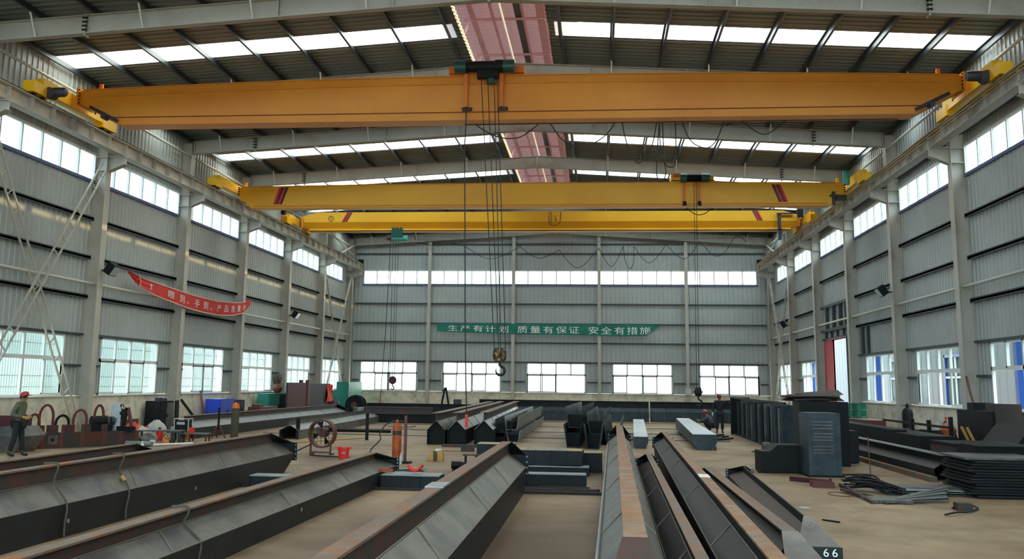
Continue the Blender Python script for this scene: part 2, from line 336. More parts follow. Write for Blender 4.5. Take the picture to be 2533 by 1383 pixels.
for s in (-1, 1):
    for i, y in enumerate(SKY_Y[::-1]):
        w = window('white skylight strip in the %s roof slope, %s from the far end wall' % ('left' if s < 0 else 'right', ORD[i]))
        x0, x1 = 1.62, 15.02
        MB().ngon([(s * x0, y - .63, roofz(x0) - .01), (s * x1, y - .63, roofz(x1) - .01), (s * x1, y + .63, roofz(x1) - .01), (s * x0, y + .63, roofz(x0) - .01)]).build('skylight_sheet', 'sky_sheet', w)
    for y in SKY_ALL[:3]:
        w = window('white skylight strip overhead beyond the picture edge on the %s slope' % ('left' if s < 0 else 'right')); w['group'] = 'skylights beyond the picture edge'
        MB().ngon([(s * x0, y - .63, roofz(x0) - .01), (s * x1, y - .63, roofz(x1) - .01), (s * x1, y + .63, roofz(x1) - .01), (s * x0, y + .63, roofz(x0) - .01)]).build('skylight_sheet', 'sky_sheet', w)
def frame_lower(pl, w, bars=False, closed=(0, 3)):       # pl(a, o, z): a along 0..w, o towards the room
    f = MB(); n = 4; cw = w / n; z0, z1 = LOWZ; zm = 2.74
    def bx(a0, a1, zz0, zz1, o0=-.04, o1=.05):
        p, q = pl(a0, o0, zz0), pl(a1, o1, zz1); f.box(min(p[0], q[0]), max(p[0], q[0]), min(p[1], q[1]), max(p[1], q[1]), zz0, zz1)
    bx(0, w, z0, z0 + .06); bx(0, w, z1 - .06, z1); bx(0, .08, z0, z1); bx(w - .08, w, z0, z1); bx(w / 2 - .045, w / 2 + .045, z0, zm); bx(0, w, zm - .06, zm + .06)
    for k in range(1, n): bx(k * cw - .045, k * cw + .045, zm, z1)
    for k in closed:                                     # sliding sashes
        a0, a1 = k * cw + .03, (k + 1) * cw - .0
        bx(a0, a0 + .08, z0 + .05, zm, 0, .05); bx(a1 - .08, a1, z0 + .05, zm, 0, .05); bx(a0, a1, z0 + .05, z0 + .1, 0, .05); bx(a0, a1, zm - .09, zm - .03, 0, .05)
    bx(-.05, w + .05, z0 - .04, z0, -.02, .13)
    g = MB()
    for k in range(n): g.ngon([pl(k * cw + .03, 0, zm), pl((k + 1) * cw - .03, 0, zm), pl((k + 1) * cw - .03, 0, z1 - .05), pl(k * cw + .03, 0, z1 - .05)])
    for k in closed: g.ngon([pl(k * cw + .08, .02, z0 + .1), pl((k + 1) * cw - .05, .02, z0 + .1), pl((k + 1) * cw - .05, .02, zm - .09), pl(k * cw + .08, .02, zm - .09)])
    b = None
    if bars:
        b = MB(); t = .008
        for k in range(int(w / .14)):
            p = pl(.07 + k * .14, -.22, z0); b.box(p[0] - t, p[0] + t, p[1] - t, p[1] + t, z0 - .05, z1 + .02)
        for z in (1.8, 2.15, 3.2):
            p, q = pl(0, -.22, z), pl(w, -.22, z); b.box(min(p[0], q[0]) - t, max(p[0], q[0]) + t, min(p[1], q[1]) - t, max(p[1], q[1]) + t, z - t, z + t)
    return f, g, b
def frame_upper(pl, w, step=1.2):
    f = MB(); z0, z1 = UPZ; n = round(w / step)
    def bx(a0, a1, zz0, zz1, o0=-.04, o1=.04):
        p, q = pl(a0, o0, zz0), pl(a1, o1, zz1); f.box(min(p[0], q[0]), max(p[0], q[0]), min(p[1], q[1]), max(p[1], q[1]), zz0, zz1)
    bx(0, w, z1 - .06, z1 + .02); bx(0, w, z0, z0 + .04); bx(0, .05, z0, z1); bx(w - .05, w, z0, z1)
    for k in range(1, n): bx(k * w / n - .035, k * w / n + .035, z0, z1)
    g = MB().ngon([pl(0, 0, z0), pl(w, 0, z0), pl(w, 0, z1), pl(0, 0, z1)])
    return f, g
def put_window(label, parts, loc, group=None):
    w = window(label); w.location = loc
    if group: w['group'] = group
    for nm, mb_, mt in parts:
        if mb_ is None: continue
        mb_.build(nm, mt, w)
    return w
cache = {}
for s in (-1, 1):
    side = 'left' if s < 0 else 'right'
    for i, b in enumerate(BAYS[:-1][::-1]):
        seen = b > 18
        pl = lambda a, o, z: (s * (-o), a, z)
        lab = '%s bay from the far end wall' % ORD[i]
        if not (s > 0 and abs(b - 47.65) < .1):
            closed = {(-1, 2): (0, 3), (-1, 4): (0, 2), (-1, 5): (0, 3), (-1, 3): (1, 2), (1, 4): (0, 3), (1, 5): (1,), (1, 3): (0, 3)}.get((s, i), (0, 3))
            key = (s, closed)
            if key not in cache:
                f, g, br = frame_lower(pl, 4.75, bars=s < 0, closed=closed)
                cache[key] = [(nm, mb_.mesh(nm), mt) for nm, mb_, mt in (('window_frame', f, 'pvc'), ('window_glass', g, 'glass')) + ((('security_bars', br, 'bars'),) if br else ())]
            w = window('white framed lower window of the %s wall, %s' % (side, lab)); w.location = (s * W, b + 1.2, 0)
            for nm, me, mt in cache[key]:
                o = bpy.data.objects.new(nm, me); COL.objects.link(o); o.parent = w
                if not me.materials: me.materials.append(M[mt])
        wd = 6.9 if b < 60 else 5.7
        key = (s, wd)
        if key not in cache:
            f, g = frame_upper(pl, wd); cache[key] = [('window_frame', f.mesh('window_frame'), 'pvc'), ('window_glass', g.mesh('window_glass'), 'glass_up')]
        w = window('bright clerestory window strip of the %s wall, %s' % (side, lab)); w.location = (s * W, b + .15, 0)
        for nm, me, mt in cache[key]:
            o = bpy.data.objects.new(nm, me); COL.objects.link(o); o.parent = w
            if not me.materials: me.materials.append(M[mt])
plw = lambda a, o, z: (a, -o, z)
BWL = ['first', 'second', 'third', 'fourth', 'fifth']
for i, (a, b) in enumerate(BW):
    cl = [(1, 2), (0, 2), (0, 1), (0, 2), (1, 3)][i]
    f, g, _ = frame_lower(plw, b - a, closed=cl)
    put_window('white framed lower window in the end wall, %s from its left corner' % BWL[i], [('window_frame', f, 'pvc'), ('window_glass', g, 'glass_open')], (a, YB, 0))
for i, (a, b) in enumerate(((-13.84, -9.0), (-9.0, -3.0), (-3.0, 3.0), (3.0, 9.0), (9.0, 13.84))):
    f, g = frame_upper(plw, b - a, 1.0)
    put_window('glaring clerestory strip of the end wall, %s panel from its left corner' % BWL[i], [('window_frame', f, 'pvc'), ('window_glass', g, 'glass_up')], (a, YB, 0))
# door bay in the right wall
d = bpy.data.objects.new('door_1', None); COL.objects.link(d); d.location = (W, 0, 0); tag(d, 'tall sliding doorway in the right wall with a red leaf half open', 'door', kind='structure')
MB().box(-.17, -.1, 52.1, 53.95, .05, 4.5).box(-.19, -.1, 52.1, 52.16, .05, 4.5).box(-.19, -.1, 53.89, 53.95, .05, 4.5).box(-.19, -.1, 52.1, 53.95, 4.44, 4.5).box(-.19, -.1, 52.1, 53.95, 2.2, 2.26).build('door_leaf', 'door_red', d)
m = MB()
m.box(-.2, -.04, 47.9, 54.6, 6.2, 6.3).box(-.2, -.04, 47.9, 54.6, 4.95, 5.1).box(-.16, -.04, 47.9, 54.6, 4.55, 4.63)
for y in (49.2, 50.4, 51.8, 53.3): m.box(-.2, -.04, y, y + .22, 5.1, 6.2)
for y in (48.9, 50.0, 51.3, 52.6, 53.8): m.box(-.14, -.04, y, y + .2, 4.63, 4.95)
m.box(-.16, -.02, 53.95, 54.12, 0, 4.6).box(-.16, -.02, 49.28, 49.45, 0, 4.6)
m.build('door_frame', 'girt', d)
MB().box(-.02, .1, 49.45, 53.95, 4.5, 4.56).build('door_head', 'door_red', d)
# extra stud pair beside the doorway bay
MB().box(W - .16, W - .03, 45.6, 45.8, 3.6, 4.9).box(W - .16, W - .03, 46.5, 46.8, 3.6, 4.9).build('stud', 'girt', wall_right)
# columns
def column(y, s, i):
    side = 'left' if s < 0 else 'right'
    t = thing('steel_column', 'grey steel column of the %s wall, %s from the far corner' % (side, ORD[i]), 'column', (s * W, y, 0), kind='structure')
    q = -s
    def bx(m, x0, x1, *r): a = sorted((q * x0, q * x1)); return m.box(a[0], a[1], *r)
    m = MB(); bx(m, .01, .45, -.012, .012, 0, 12.2); m.build('web', 'col', t)
    m = MB(); bx(m, .45, .468, -.18, .18, 0, 12.2); m.build('inner_flange', 'col', t)
    m = MB(); bx(m, -.0, .018, -.18, .18, 0, 12.2); m.build('outer_flange', 'col', t)
    m = MB()
    for z in (9.42, 9.9): bx(m, .02, .45, -.175, .175, z - .01, z + .01)
    bx(m, -.05, .6, -.25, .25, 0, .03); m.build('stiffener', 'col', t)
    m = MB(); P = [(.468, 9.4), (.468, 9.93), (1.1, 9.93), (1.1, 9.66)]
    m.prism([(q * a, z) for a, z in P], 'y', -.012, .012); bx(m, .468, 1.1, -.15, .15, 9.92, 9.945)
    m.loft([[(q * .468, -.15, 9.4), (q * .468, .15, 9.4), (q * .468, .15, 9.385), (q * .468, -.15, 9.385)], [(q * 1.1, -.15, 9.66), (q * 1.1, .15, 9.66), (q * 1.1, .15, 9.645), (q * 1.1, -.15, 9.645)]])
    m.build('corbel', 'col', t)
    return t
for s in (-1, 1):
    for i, y in enumerate(BAYS[::-1][:8]): column(y, s, i)
BX = [-9.0, -3.0, 3.0, 9.0]
for i, x in enumerate(BX):
    t = thing('steel_column', 'slim pale column against the end wall, %s of four from the left' % ORD[i], 'column', (x, YB, 0), kind='structure')
    zt = 12.62 - .06 * abs(x)
    MB().box(-.11, .11, -.4, -.38, .0, zt).box(-.012, .012, -.38, -.16, 0, zt).box(-.11, .11, -.16, -.14, 0, zt).build('shaft', 'col', t)
    if i == 3: MB().box(-.2, .2, -.5, -.4, 1.5, 1.95).build('switch_box', 'pipe', t)
# rafters
for i, y in enumerate(BAYS[::-1][:8]):
    yy = y if i else 69.4
    t = thing('roof_rafter', 'grey gable rafter across the hall, %s from the end wall' % ORD[i], 'rafter', (0, yy, 0), kind='structure')
    w = MB(); fl = MB(); st = MB(); br = MB()
    zt = lambda x: 13.12 - .06 * abs(x); zb = lambda x: 12.6 - .06 * abs(x)
    for s in (-1, 1):
        w.prism([(0, zb(0)), (s * 14.47, zb(14.47)), (s * 14.47, zt(14.47)), (0, zt(0))], 'y', -.008, .008)
        for f, d0, d1 in ((zt, 0, .02), (zb, -.02, 0)):
            fl.loft([[(0, -.13, f(0) + d0), (0, .13, f(0) + d0), (0, .13, f(0) + d1), (0, -.13, f(0) + d1)], [(s * 14.47, -.13, f(14.47) + d0), (s * 14.47, .13, f(14.47) + d0), (s * 14.47, .13, f(14.47) + d1), (s * 14.47, -.13, f(14.47) + d1)]])
        for x in (0.02, 2.7, 6.0, 11.7, 14.4): st.box(s * x - .02, s * x + .02, -.13, .13, zb(x) - (.09 if x in (.02, 11.7) else 0), zt(x) + (.05 if x in (.02, 11.7) else 0))
        for k, x in enumerate(PX):
            if k % 2 == 1: br.bar((s * x, -.12, zb(x) + .01), (s * x, -.5, roofz(x) - .2), .05, .03)
    w.build('web', 'rafter', t); fl.build('flange', 'rafter', t); st.build('splice_plate', 'rafter', t); br.build('flange_brace', 'pipe', t)
    if i:
        m = MB()
        for s in (-1, 1):
            for k in range(4): m.box(s * 11.7 - .07, s * 11.7 + .07, -.16, -.1, zb(11.7) + .06 + k * .12, zb(11.7) + .1 + k * .12)
        m.build('bolt_heads', 'dark', t)
# runway beams
for s in (-1, 1):
    side = 'left' if s < 0 else 'right'
    t = thing('crane_runway_beam', 'riveted looking pale runway girder carrying the cranes along the %s wall' % side if False else 'pale runway girder with stiffeners carrying the cranes along the %s wall' % side, 'crane runway', (s * 14.02, 0, 0))
    m = MB(); m.box(-.01, .01, YF + .3, 69.6, 9.97, 10.4); m.box(-.17, .17, YF + .3, 69.6, 9.95, 9.972); m.box(-.19, .19, YF + .3, 69.6, 10.4, 10.425); m.build('beam', 'runway', t)
    m = MB(); y = 18.9
    while y < 69.5:
        m.box(-.16, .16, y - .008, y + .008, 9.972, 10.4); y += 1.2
    m.build('stiffeners', 'runway', t)
    MB().box(-.045, .045, YF + .3, 69.5, 10.425, 10.47).box(-.03, .03, YF + .3, 69.5, 10.47, 10.54).build('rail', 'rail', t)
    m = MB(); z = 10.05
    for b in BAYS[2:]: m.box(-.19, -.17, b - .06, b + .06, 10.0, 10.36)
    m.build('joint_plate', 'runway', t)
    MB().box(-.2, .2, 69.5, 69.56, 10.42, 10.75).build('end_stop', 'dark', t)
    p = MB()
    for b in BAYS[3:-1]: p.tube([(s * (W - .27), b + .05, 5.36), (s * (W - .27), b + 7.15, 5.36)], .05, 8)
    tag(p.build('tie_pipe', 'pipe', smooth=True), 'pale horizontal pipe strut between the columns of the %s wall' % side, 'pipe')
    p = MB().tube([(s * 14.55, 18.9, 11.62), (s * 14.55, 69.2, 11.62)], .05, 8)
    tag(p.build('tie_pipe', 'pipe', smooth=True), 'pale pipe under the eaves above the %s crane runway' % side, 'pipe')
m = MB()
for k, (x, z) in enumerate(((13.74, 10.36), (13.74, 10.26), (13.74, 10.16))): m.tube([(x, YF + 1, z), (x, 69, z)], .022, 6)
tag(m.build('conductor_bars', 'brass'), 'brown power conductor bars along the right crane runway', 'conductor bar')
# ridge ventilator over the open ridge
t = thing('ridge_ventilator', 'pink raised ridge ventilator along the roof top', 'ventilator', (0, 0, 0), kind='structure')
m = MB(); Q = corr_pts(YF, YB, .33, .035)
m.sheet([[(-2.3, a, 14.15 - o) for a, o in Q], [(0, a, 14.42 - o) for a, o in Q], [(2.3, a, 14.15 - o) for a, o in Q]]); m.build('cover_sheet', 'pink_frp', t)
for x, wd in ((-1.12, .14), (-.45, .07), (.55, .07), (1.15, .3)): MB().box(x - wd / 2, x + wd / 2, YF, YB, 13.98, 14.1).build('side_rail', 'pink', t)
MB().box(.28, .5, YF, YB, 14.05, 14.2).build('dark_channel', 'girt', t)
MB().tube([(-.02, YF, 13.6), (-.02, YB, 13.6)], .035, 6).build('ridge_pipe', 'pipe', t)
for s in (-1, 1):
    m = MB(); Q = corr_pts(YF, YB, .33, .06); m.sheet([[(s * (1.42 - o), a, 13.3) for a, o in Q], [(s * (1.42 - o), a, 13.46) for a, o in Q]]); m.build('edge_closure', 'white' if s < 0 else 'pink', t)
m = MB(); y = 6.0
while y < 69:
    m.bar((-1.4, y, 13.55), (-1.25, y, 14.05), .06); m.bar((1.4, y, 13.55), (1.25, y, 14.05), .06); m.bar((-1.4, y, 14.0), (1.4, y, 14.0), .07); y += 3.6
m.build('cross_bars', 'pink', t)
# X bracing of built-up ladder members
def lattice(t, p0, p1, w=.34, m_='col'):
    p0, p1 = Vector(p0), Vector(p1); d = (p1 - p0).normalized(); n = d.cross(Vector((1, 0, 0))).normalized() * w / 2; m = MB()
    m.bar(p0 + n, p1 + n, .05, .05, (1, 0, 0)); m.bar(p0 - n, p1 - n, .05, .05, (1, 0, 0)); m.build('brace', m_, t)
    r = MB(); L = (p1 - p0).length; k = .35
    while k < L - .2: r.bar(p0 + d * k + n, p0 + d * k - n, .035, .03, (1, 0, 0)); k += .66
    r.build('rungs', m_, t)
for s, b, lab, wd in ((-1, 26.05, 'grey ladder-like cross brace spanning the near bay of the left wall', .36), (-1, 62.05, 'ladder-like cross brace in the far corner bay of the left wall', .2), (1, 62.05, 'ladder-like cross brace in the far corner bay of the right wall', .36)):
    t = thing('cross_brace', lab, 'bracing', (0, 0, 0), kind='structure'); x = s * 14.62
    lattice(t, (x, b + .3, 9.5), (x, b + 6.9, .15), wd); lattice(t, (x - s * .12, b + 6.9, 9.5), (x - s * .12, b + .3, 1.0 if s < 0 and b < 30 else .15), wd)
for s in (-1, 1):                                         # light eave bracing at the far end
    tag(MB().tube([(s * 14.4, 62.3, 11.7), (s * 14.4, 69.2, 10.9)], .05, 6).tube([(s * 14.4, 65.5, 10.7), (s * 14.4, 69.2, 11.75)], .05, 6).build('eave_brace', 'pipe'), 'pale diagonal pipe braces under the eaves in the far %s corner' % ('left' if s < 0 else 'right'), 'bracing', kind='structure')
# outside: what the windows show
m = MB(); pe = lambda a, o, z: (22.3 - o, a, z); e = -25
EW = [22.5, 33.5, 44.2, 55.2, 66.0, 77.0]
for a in EW: corr_wall(m, pe, e, a, 1.1, 4.0, .9, .03); e = a + 3.4
corr_wall(m, pe, e, 120, 1.1, 4.0, .9, .03); corr_wall(m, pe, -25, 120, 0, 1.1, .9, .03); corr_wall(m, pe, -25, 120, 4.0, 10.42, .9, .03)
nb = m.build('outside_building', 'ext'); tag(nb, 'white ribbed building with blue windows outside the right wall', 'building', kind='structure')
for a in EW:
    MB().box(22.22, 22.32, a, a + .16, 1.1, 4).box(22.22, 22.32, a + 3.24, a + 3.4, 1.1, 4).box(22.22, 22.32, a, a + 3.4, 3.84, 4).box(22.22, 22.32, a, a + 3.4, 1.1, 1.22).build('window_frame', 'blue_frame', nb)
    MB().box(22.24, 22.3, a + .16, a + .3, 1.2, 3.85).box(22.24, 22.3, a + 1.6, a + 1.75, 1.2, 3.85).box(22.24, 22.3, a + .16, a + 3.24, 2.7, 2.8).build('sash', 'pvc', nb)
    MB().ngon([(22.34, a, 1.1), (22.34, a + 3.4, 1.1), (22.34, a + 3.4, 4), (22.34, a, 4)]).build('dark_pane', 'greywear', nb)
for i, y in enumerate((20.5, 27.0, 41.5, 47.5, 62, 80)):
    tag(MB().box(19.4, 19.7, y, y + .3, 0, 6).build('outside_post', 'blue_frame'), 'blue steel post standing outside the right windows, %s from this end' % ORD[i], 'post', kind='structure')
tag(MB().box(-24.3, -24, -10, 110, 0, 8.0).build('outside_wall', 'ext_teal'), 'pale boundary wall outside the left windows', 'wall', kind='structure')
tag(MB().box(-40, 40, 92, 92.3, 0, 4.5).build('outside_wall', 'ext_pale'), 'pale boundary wall outside the end windows', 'wall', kind='structure')
for y in (19.8, 36.5, 40.2, 44.8, 50.3, 57.4):
    pass
FR = [(19.85, 'first'), (39.8, 'second'), (44.8, 'third'), (50.3, 'fourth'), (57.0, 'fifth')]
for y, n in FR:
    tag(MB().box(-10.5, 3.6 if y < 30 else 8.0, y - .04, y + .04, .0, .02 if y > 30 else .05).build('floor_rail', 'rail'), 'thin dark steel rail let into the floor crosswise, %s from the camera' % n, 'rail')
# ================================================================ overhead cranes
def end_truck(t, s, y0, y1, mt, big=True):
    x = s * 14.03; m = MB(); w = .15
    m.box(x - w, x + w, y0 + .55, y1 - .55, 10.72, 11.14); o = m.build('end_truck', mt, t)
    for a, b in ((y0, y0 + .95), (y1 - .95, y1)): MB().box(x - .18, x + .18, a, b, 10.58, 10.92).build('wheel_box', mt, t)
    for y in (y0 + .25, y0 + .75, y1 - .25, y1 - .75): MB().lathe([(.0, -.07), (.18, -.07), (.18, .07), (0, .07)], 16, (x, y, 10.725), 'x').build('wheel', 'dark', t)
    if big:
        g = MB(); g.lathe([(0, -.32), (.13, -.32), (.15, -.2), (.15, .25), (.11, .3), (0, .32)], 14, (x - s * .42, y0 + .85, 10.78), 'x'); g.lathe([(0, -.16), (.17, -.16), (.17, .16), (0, .16)], 14, (x - s * .24, y0 + .85, 10.74), 'y')
        g.build('travel_motor', 'motor', t, True)
        r = MB()
        for y in (y0 + 1.5, y1 - 1.5): r.lathe([(0, -.003), (.07, -.003), (.07, .003), (0, .003)], 16, (x - s * (w + .001), y, 10.93), 'x')
        r.build('lifting_eye', 'dark', t)
def girder_shape(m, y0, y1, top, bot, zt_end, xe=13.72, xb=12.35, zb_end=10.86):
    n = 16; T = []; 
    for k in range(n + 1):
        x = -xe + 2 * xe * k / n; T.append((x, zt_end + (top - zt_end) * (1 - (x / xe) ** 2)))
    poly = T + [(xe, zb_end), (xb, bot), (-xb, bot), (-xe, zb_end)]
    m.prism(poly, 'y', y0, y1)
def hook_block(t, x, y, z, sc=1.0, m1='hookpaint'):
    b = MB()
    for dx in (-.1, .1): b.lathe([(0, -.075), (.17, -.075), (.2, -.04), (.2, .04), (.17, .075), (0, .075)], 18, (x + dx * sc, y, z), 'x') if False else b.lathe([(0, .2), (.06, .19), (.1, .08), (.105, -.06), (.07, -.17), (0, -.2)], 14, (x + dx * sc, y, z), 'z')
    b.box(x - .1 * sc, x + .1 * sc, y - .05, y + .05, z - .17, z + .1); o = b.build('hook_block', m1, t, True)
    s = MB(); s.box(x - .2, x + .2, y - .02, y + .02, z - .03, z + .03); s.build('axle', 'dark', t)
    h = MB(); P = [(x + .0, y, z - .16), (x, y, z - .3)]
    for k in range(13): a = R(80 - k * 24); P.append((x + .02 + .13 * math.cos(a), y, z - .46 + .13 * math.sin(a)))
    h.tube(P, [.035, .04] + [.042] * 9 + [.03, .022, .015, .01], 10); h.build('hook', 'hook', t, True)
# --- the near crane
t = thing('overhead_crane', 'nearest orange-yellow bridge crane, the largest of the three', 'crane', (0, 0, 0))
m = MB(); girder_shape(m, 29.6, 30.28, 11.53, 10.14, 11.29); m.build('girder', 'crane_or', t)
m = MB()
for z, h in ((11.3, .025), (10.39, .03)):
    m.box(-12.6 if z < 11 else -13.3, 12.6 if z < 11 else 13.3, 29.55, 29.6, z, z + h) if z < 11 else [m.bar((-13.3 + 1.663 * k, 29.575, 11.06 + .24 * (1 - ((-13.3 + 1.663 * k) / 13.7) ** 2)), (-13.3 + 1.663 * (k + 1), 29.575, 11.06 + .24 * (1 - ((-13.3 + 1.663 * (k + 1)) / 13.7) ** 2)), .05, .03) for k in range(16)]
m.build('side_ledge', 'crane_or', t)
MB().box(-12.6, 12.6, 29.585, 29.6, 10.37, 10.39).build('roller_track', 'fan', t)
m = MB()
for k in range(16):
    xa, xb_ = -13.6 + 1.7 * k, -13.6 + 1.7 * (k + 1); f = lambda x: 11.29 + .24 * (1 - (x / 13.72) ** 2) + .015
    m.bar((xa, 29.94, f(xa)), (xb_, 29.94, f(xb_)), .8, .03)
m.build('top_plate', 'crane_or', t)
for s in (-1, 1):
    end_truck(t, s, 27.2, 32.4, 'crane_pale')
    m = MB(); xs = sorted((s * 13.7, s * 13.76)); m.box(xs[0], xs[1], 29.42, 30.46, 10.8, 11.36)
    m.build('end_plate', 'crane_or', t)
    m = MB()
    for k in range(5):
        for y in (29.47, 30.4): m.lathe([(0, -.03), (.025, -.03), (.025, .03), (0, .03)], 6, (s * 13.7, y, 10.86 + k * .11), 'x')
    m.build('bolts', 'dark', t)
    MB().bar((s * 13.3, 29.5, 10.72), (s * 12.3, 29.4, 10.22), .1, .1).lathe([(0, -.15), (.08, -.15), (.08, .15), (0, .15)], 10, (s * 12.75, 29.45, 10.35), 'y').build('buffer_arm', 'motor', t)
    MB().box(s * 13.1 - .05, s * 13.1 + .05, 29.7, 29.8, 11.3, 11.55).build('end_stop', 'orange', t)
tr = thing('hoist_trolley', 'large dark hoist trolley on top of the nearest crane girder', 'hoist', (0, 0, 0))
m = MB(); m.box(-1.63, .72, 29.62, 29.72, 11.57, 11.8).box(-1.63, .72, 30.15, 30.25, 11.57, 11.8).box(-1.63, -1.2, 29.45, 30.25, 11.6, 11.82).box(.3, .72, 29.45, 30.25, 11.6, 11.82); m.build('trolley_frame', 'orange', tr)
for x in (-1.25, .35):
    for y in (29.75, 30.1): MB().lathe([(0, -.05), (.11, -.05), (.11, .05), (0, .05)], 14, (x, y, 11.66), 'y').build('wheel', 'dark', tr)
m = MB(); m.lathe([(0, -1.38), (.19, -1.36), (.2, -1.0), (.17, -.98), (.17, -.16), (.2, -.14), (.2, .1), (.18, .42), (0, .46)], 20, (0, 29.2, 11.72), 'x'); m.build('rope_drum', 'dark', tr, True)
MB().lathe([(0, -1.42), (.2, -1.4), (.21, -1.05), (0, -1.03)], 20, (0, 29.2, 11.72), 'x').build('end_cover', 'green_dk', tr, True); MB().lathe([(0, .05), (.2, .07), (.2, .44), (0, .48)], 20, (0, 29.2, 11.72), 'x').build('gear_case', 'green_dk', tr, True); MB().lathe([(0, .06), (.1, .05), (.15, -.1), (.15, -.3), (0, -.31)], 16, (-.28, 29.3, 11.5)).build('hoist_motor', 'green_dk', tr, True)
m = MB(); m.box(-.7, -.05, 29.1, 29.35, 11.35, 11.6); m.build('hoist_body', 'dark', tr)
for x in (-1.08, .03):
    m = MB(); m.prism([(x - .07, 11.66), (x + .07, 11.66), (x + .05, 10.5), (x - .02, 10.5)], 'y', 29.36, 29.46); m.box(x - .05, x + .05, 29.3, 29.7, 11.56, 11.66); m.build('side_arm', 'orange', tr)
for x in (-1.08, .03):
    m = MB(); m.lathe([(0, -.04), (.075, -.04), (.075, .04), (0, .04)], 14, (x - .05, 29.5, 10.46), 'z').lathe([(0, -.04), (.075, -.04), (.075, .04), (0, .04)], 14, (x + .12, 29.5, 10.46), 'z').box(x - .1, x + .17, 29.4, 29.52, 10.39, 10.42); m.build('guide_roller', 'motor', tr)
hk = thing('crane_hook', 'black double-sheave hook block hanging from the nearest crane', 'crane hook', (0, 0, 0))
hook_block(hk, .1, 29.2, 2.93)
m = MB()
for xt, xb_ in ((-.58, -.06), (-.38, .07), (-.18, .13), (-.08, .27)): m.tube([(xt, 29.2, 11.4), (xb_, 29.2, 3.05)], .013, 6)
m.build('hoist_rope', 'rope', hk)
pn = thing('pendant_control', 'red pendant control hanging on a long black cable from the nearest crane', 'control', (0, 0, 0))
MB().box(-.885, -.81, 29.16, 29.24, .82, 1.2).build('control_box', 'red', pn)
MB().tube(cat_rom([(-1.05, 29.42, 10.5), (-1.05, 29.3, 9.6), (-1.05, 29.22, 9), (-.98, 29.2, 6), (-.93, 29.2, 3.5), (-.85, 29.2, 1.2)], 4), .018, 6).build('cable', 'cable', pn)
# --- the middle crane
def stripes(t, y, xs, zt, zb, lean, order):
    for k, c in enumerate(order):
        w = xs[1]; x = xs[0] + k * w
        MB().ngon([(x, y, zt), (x + w, y, zt), (x + w + lean, y, zb), (x + lean, y, zb)]).build('warning_stripe', c, t)
t = thing('overhead_crane', 'middle yellow bridge crane with red and black slanted end stripes', 'crane', (0, 0, 0))
m = MB(); girder_shape(m, 44.2, 44.9, 11.1, 10.02, 10.99, 13.76, 13.15, 10.6); m.build('girder', 'crane_ye', t)
MB().box(-13.0, 13.0, 44.16, 44.2, 10.09, 10.12).box(-13.2, 13.2, 44.14, 44.2, 9.98, 10.02).build('side_ledge', 'crane_or', t)
m = MB()
for k in range(16):
    f = lambda x: 10.99 + .11 * (1 - (x / 13.72) ** 2) + .012; xa, xb_ = -13.6 + 1.7 * k, -13.6 + 1.7 * (k + 1); m.bar((xa, 44.55, f(xa)), (xb_, 44.55, f(xb_)), .82, .025)
m.build('top_plate', 'crane_or', t)
stripes(t, 44.192, (-11.82, .11), 10.98, 10.18, -.27, ['red', 'blackband', 'red', 'blackband']); stripes(t, 44.192, (10.62, .1), 10.96, 10.17, .3, ['blackband', 'red', 'blackband', 'red'])
for s in (-1, 1):
    end_truck(t, s, 41.5, 46.6, 'crane_pale', False)
    m = MB()
    for k in range(5): m.lathe([(0, -.03), (.03, -.03), (.03, .03), (0, .03)], 6, (s * 13.76, 44.18, 10.62 + k * .09), 'x')
    m.build('bolts', 'dark', t)
    MB().box(s * 13.5 - .06, s * 13.5 + .06, 44.3, 44.4, 11.0, 11.25).build('end_stop', 'crane_pale', t)
MB().box(13.2, 13.32, 44.05, 44.2, 10.0, 10.6).box(13.1, 13.45, 44.02, 44.2, 10.4, 10.46).box(13.35, 13.75, 43.9, 44.15, 10.2, 10.42).build('collector_bracket', 'motor', t)
MB().lathe([(0, -.3), (.13, -.3), (.15, -.25), (.15, .25), (.13, .3), (0, .3)], 16, (13.55, 43.0, 10.98)).build('junction_pot', 'tealbox', t, True)
tr = thing('hoist_trolley', 'small hoist trolley riding on the middle yellow crane', 'hoist', (0, 0, 0))
MB().box(6.22, 6.62, 44.1, 44.9, 11.12, 11.34).box(7.85, 8.1, 44.1, 44.9, 11.12, 11.34).box(6.2, 8.15, 44.1, 44.16, 11.08, 11.16).build('trolley_frame', 'crane_ye', tr)
MB().box(6.26, 6.65, 43.8, 44.1, 11.3, 11.4).build('brake_cover', 'orange', tr)
MB().lathe([(0, -.66), (.2, -.64), (.2, -.4), (.17, -.38), (.17, .28), (.2, .3), (.18, .64), (0, .67)], 18, (7.25, 43.8, 11.2), 'x').build('rope_drum', 'green_dk', tr, True)
MB().lathe([(.172, -.36), (.173, .27)], 18, (7.25, 43.8, 11.2), 'x').build('rope_winding', 'dark', tr)
for x in (6.8, 7.45):
    MB().box(x - .05, x + .05, 44.02, 44.12, 10.2, 11.1).build('side_arm', 'orange', tr)
    m = MB(); m.lathe([(0, -.06), (.08, -.06), (.08, .06), (0, .06)], 12, (x, 44.08, 10.13), 'z').box(x - .09, x + .09, 44.02, 44.12, 10.02, 10.07); m.build('guide_roller', 'dark', tr)
hk = thing('crane_hook', 'small dark hook hanging from the middle crane beside the standing worker', 'crane hook', (0, 0, 0))
hook_block(hk, 7.2, 43.8, 1.85, .5, 'hook')
m = MB()
for xt, xb_ in ((7.2, 7.14), (7.3, 7.24)): m.tube([(xt, 43.8, 11.1), (xb_, 43.8, 1.95)], .013, 6)
m.build('hoist_rope', 'rope', hk)
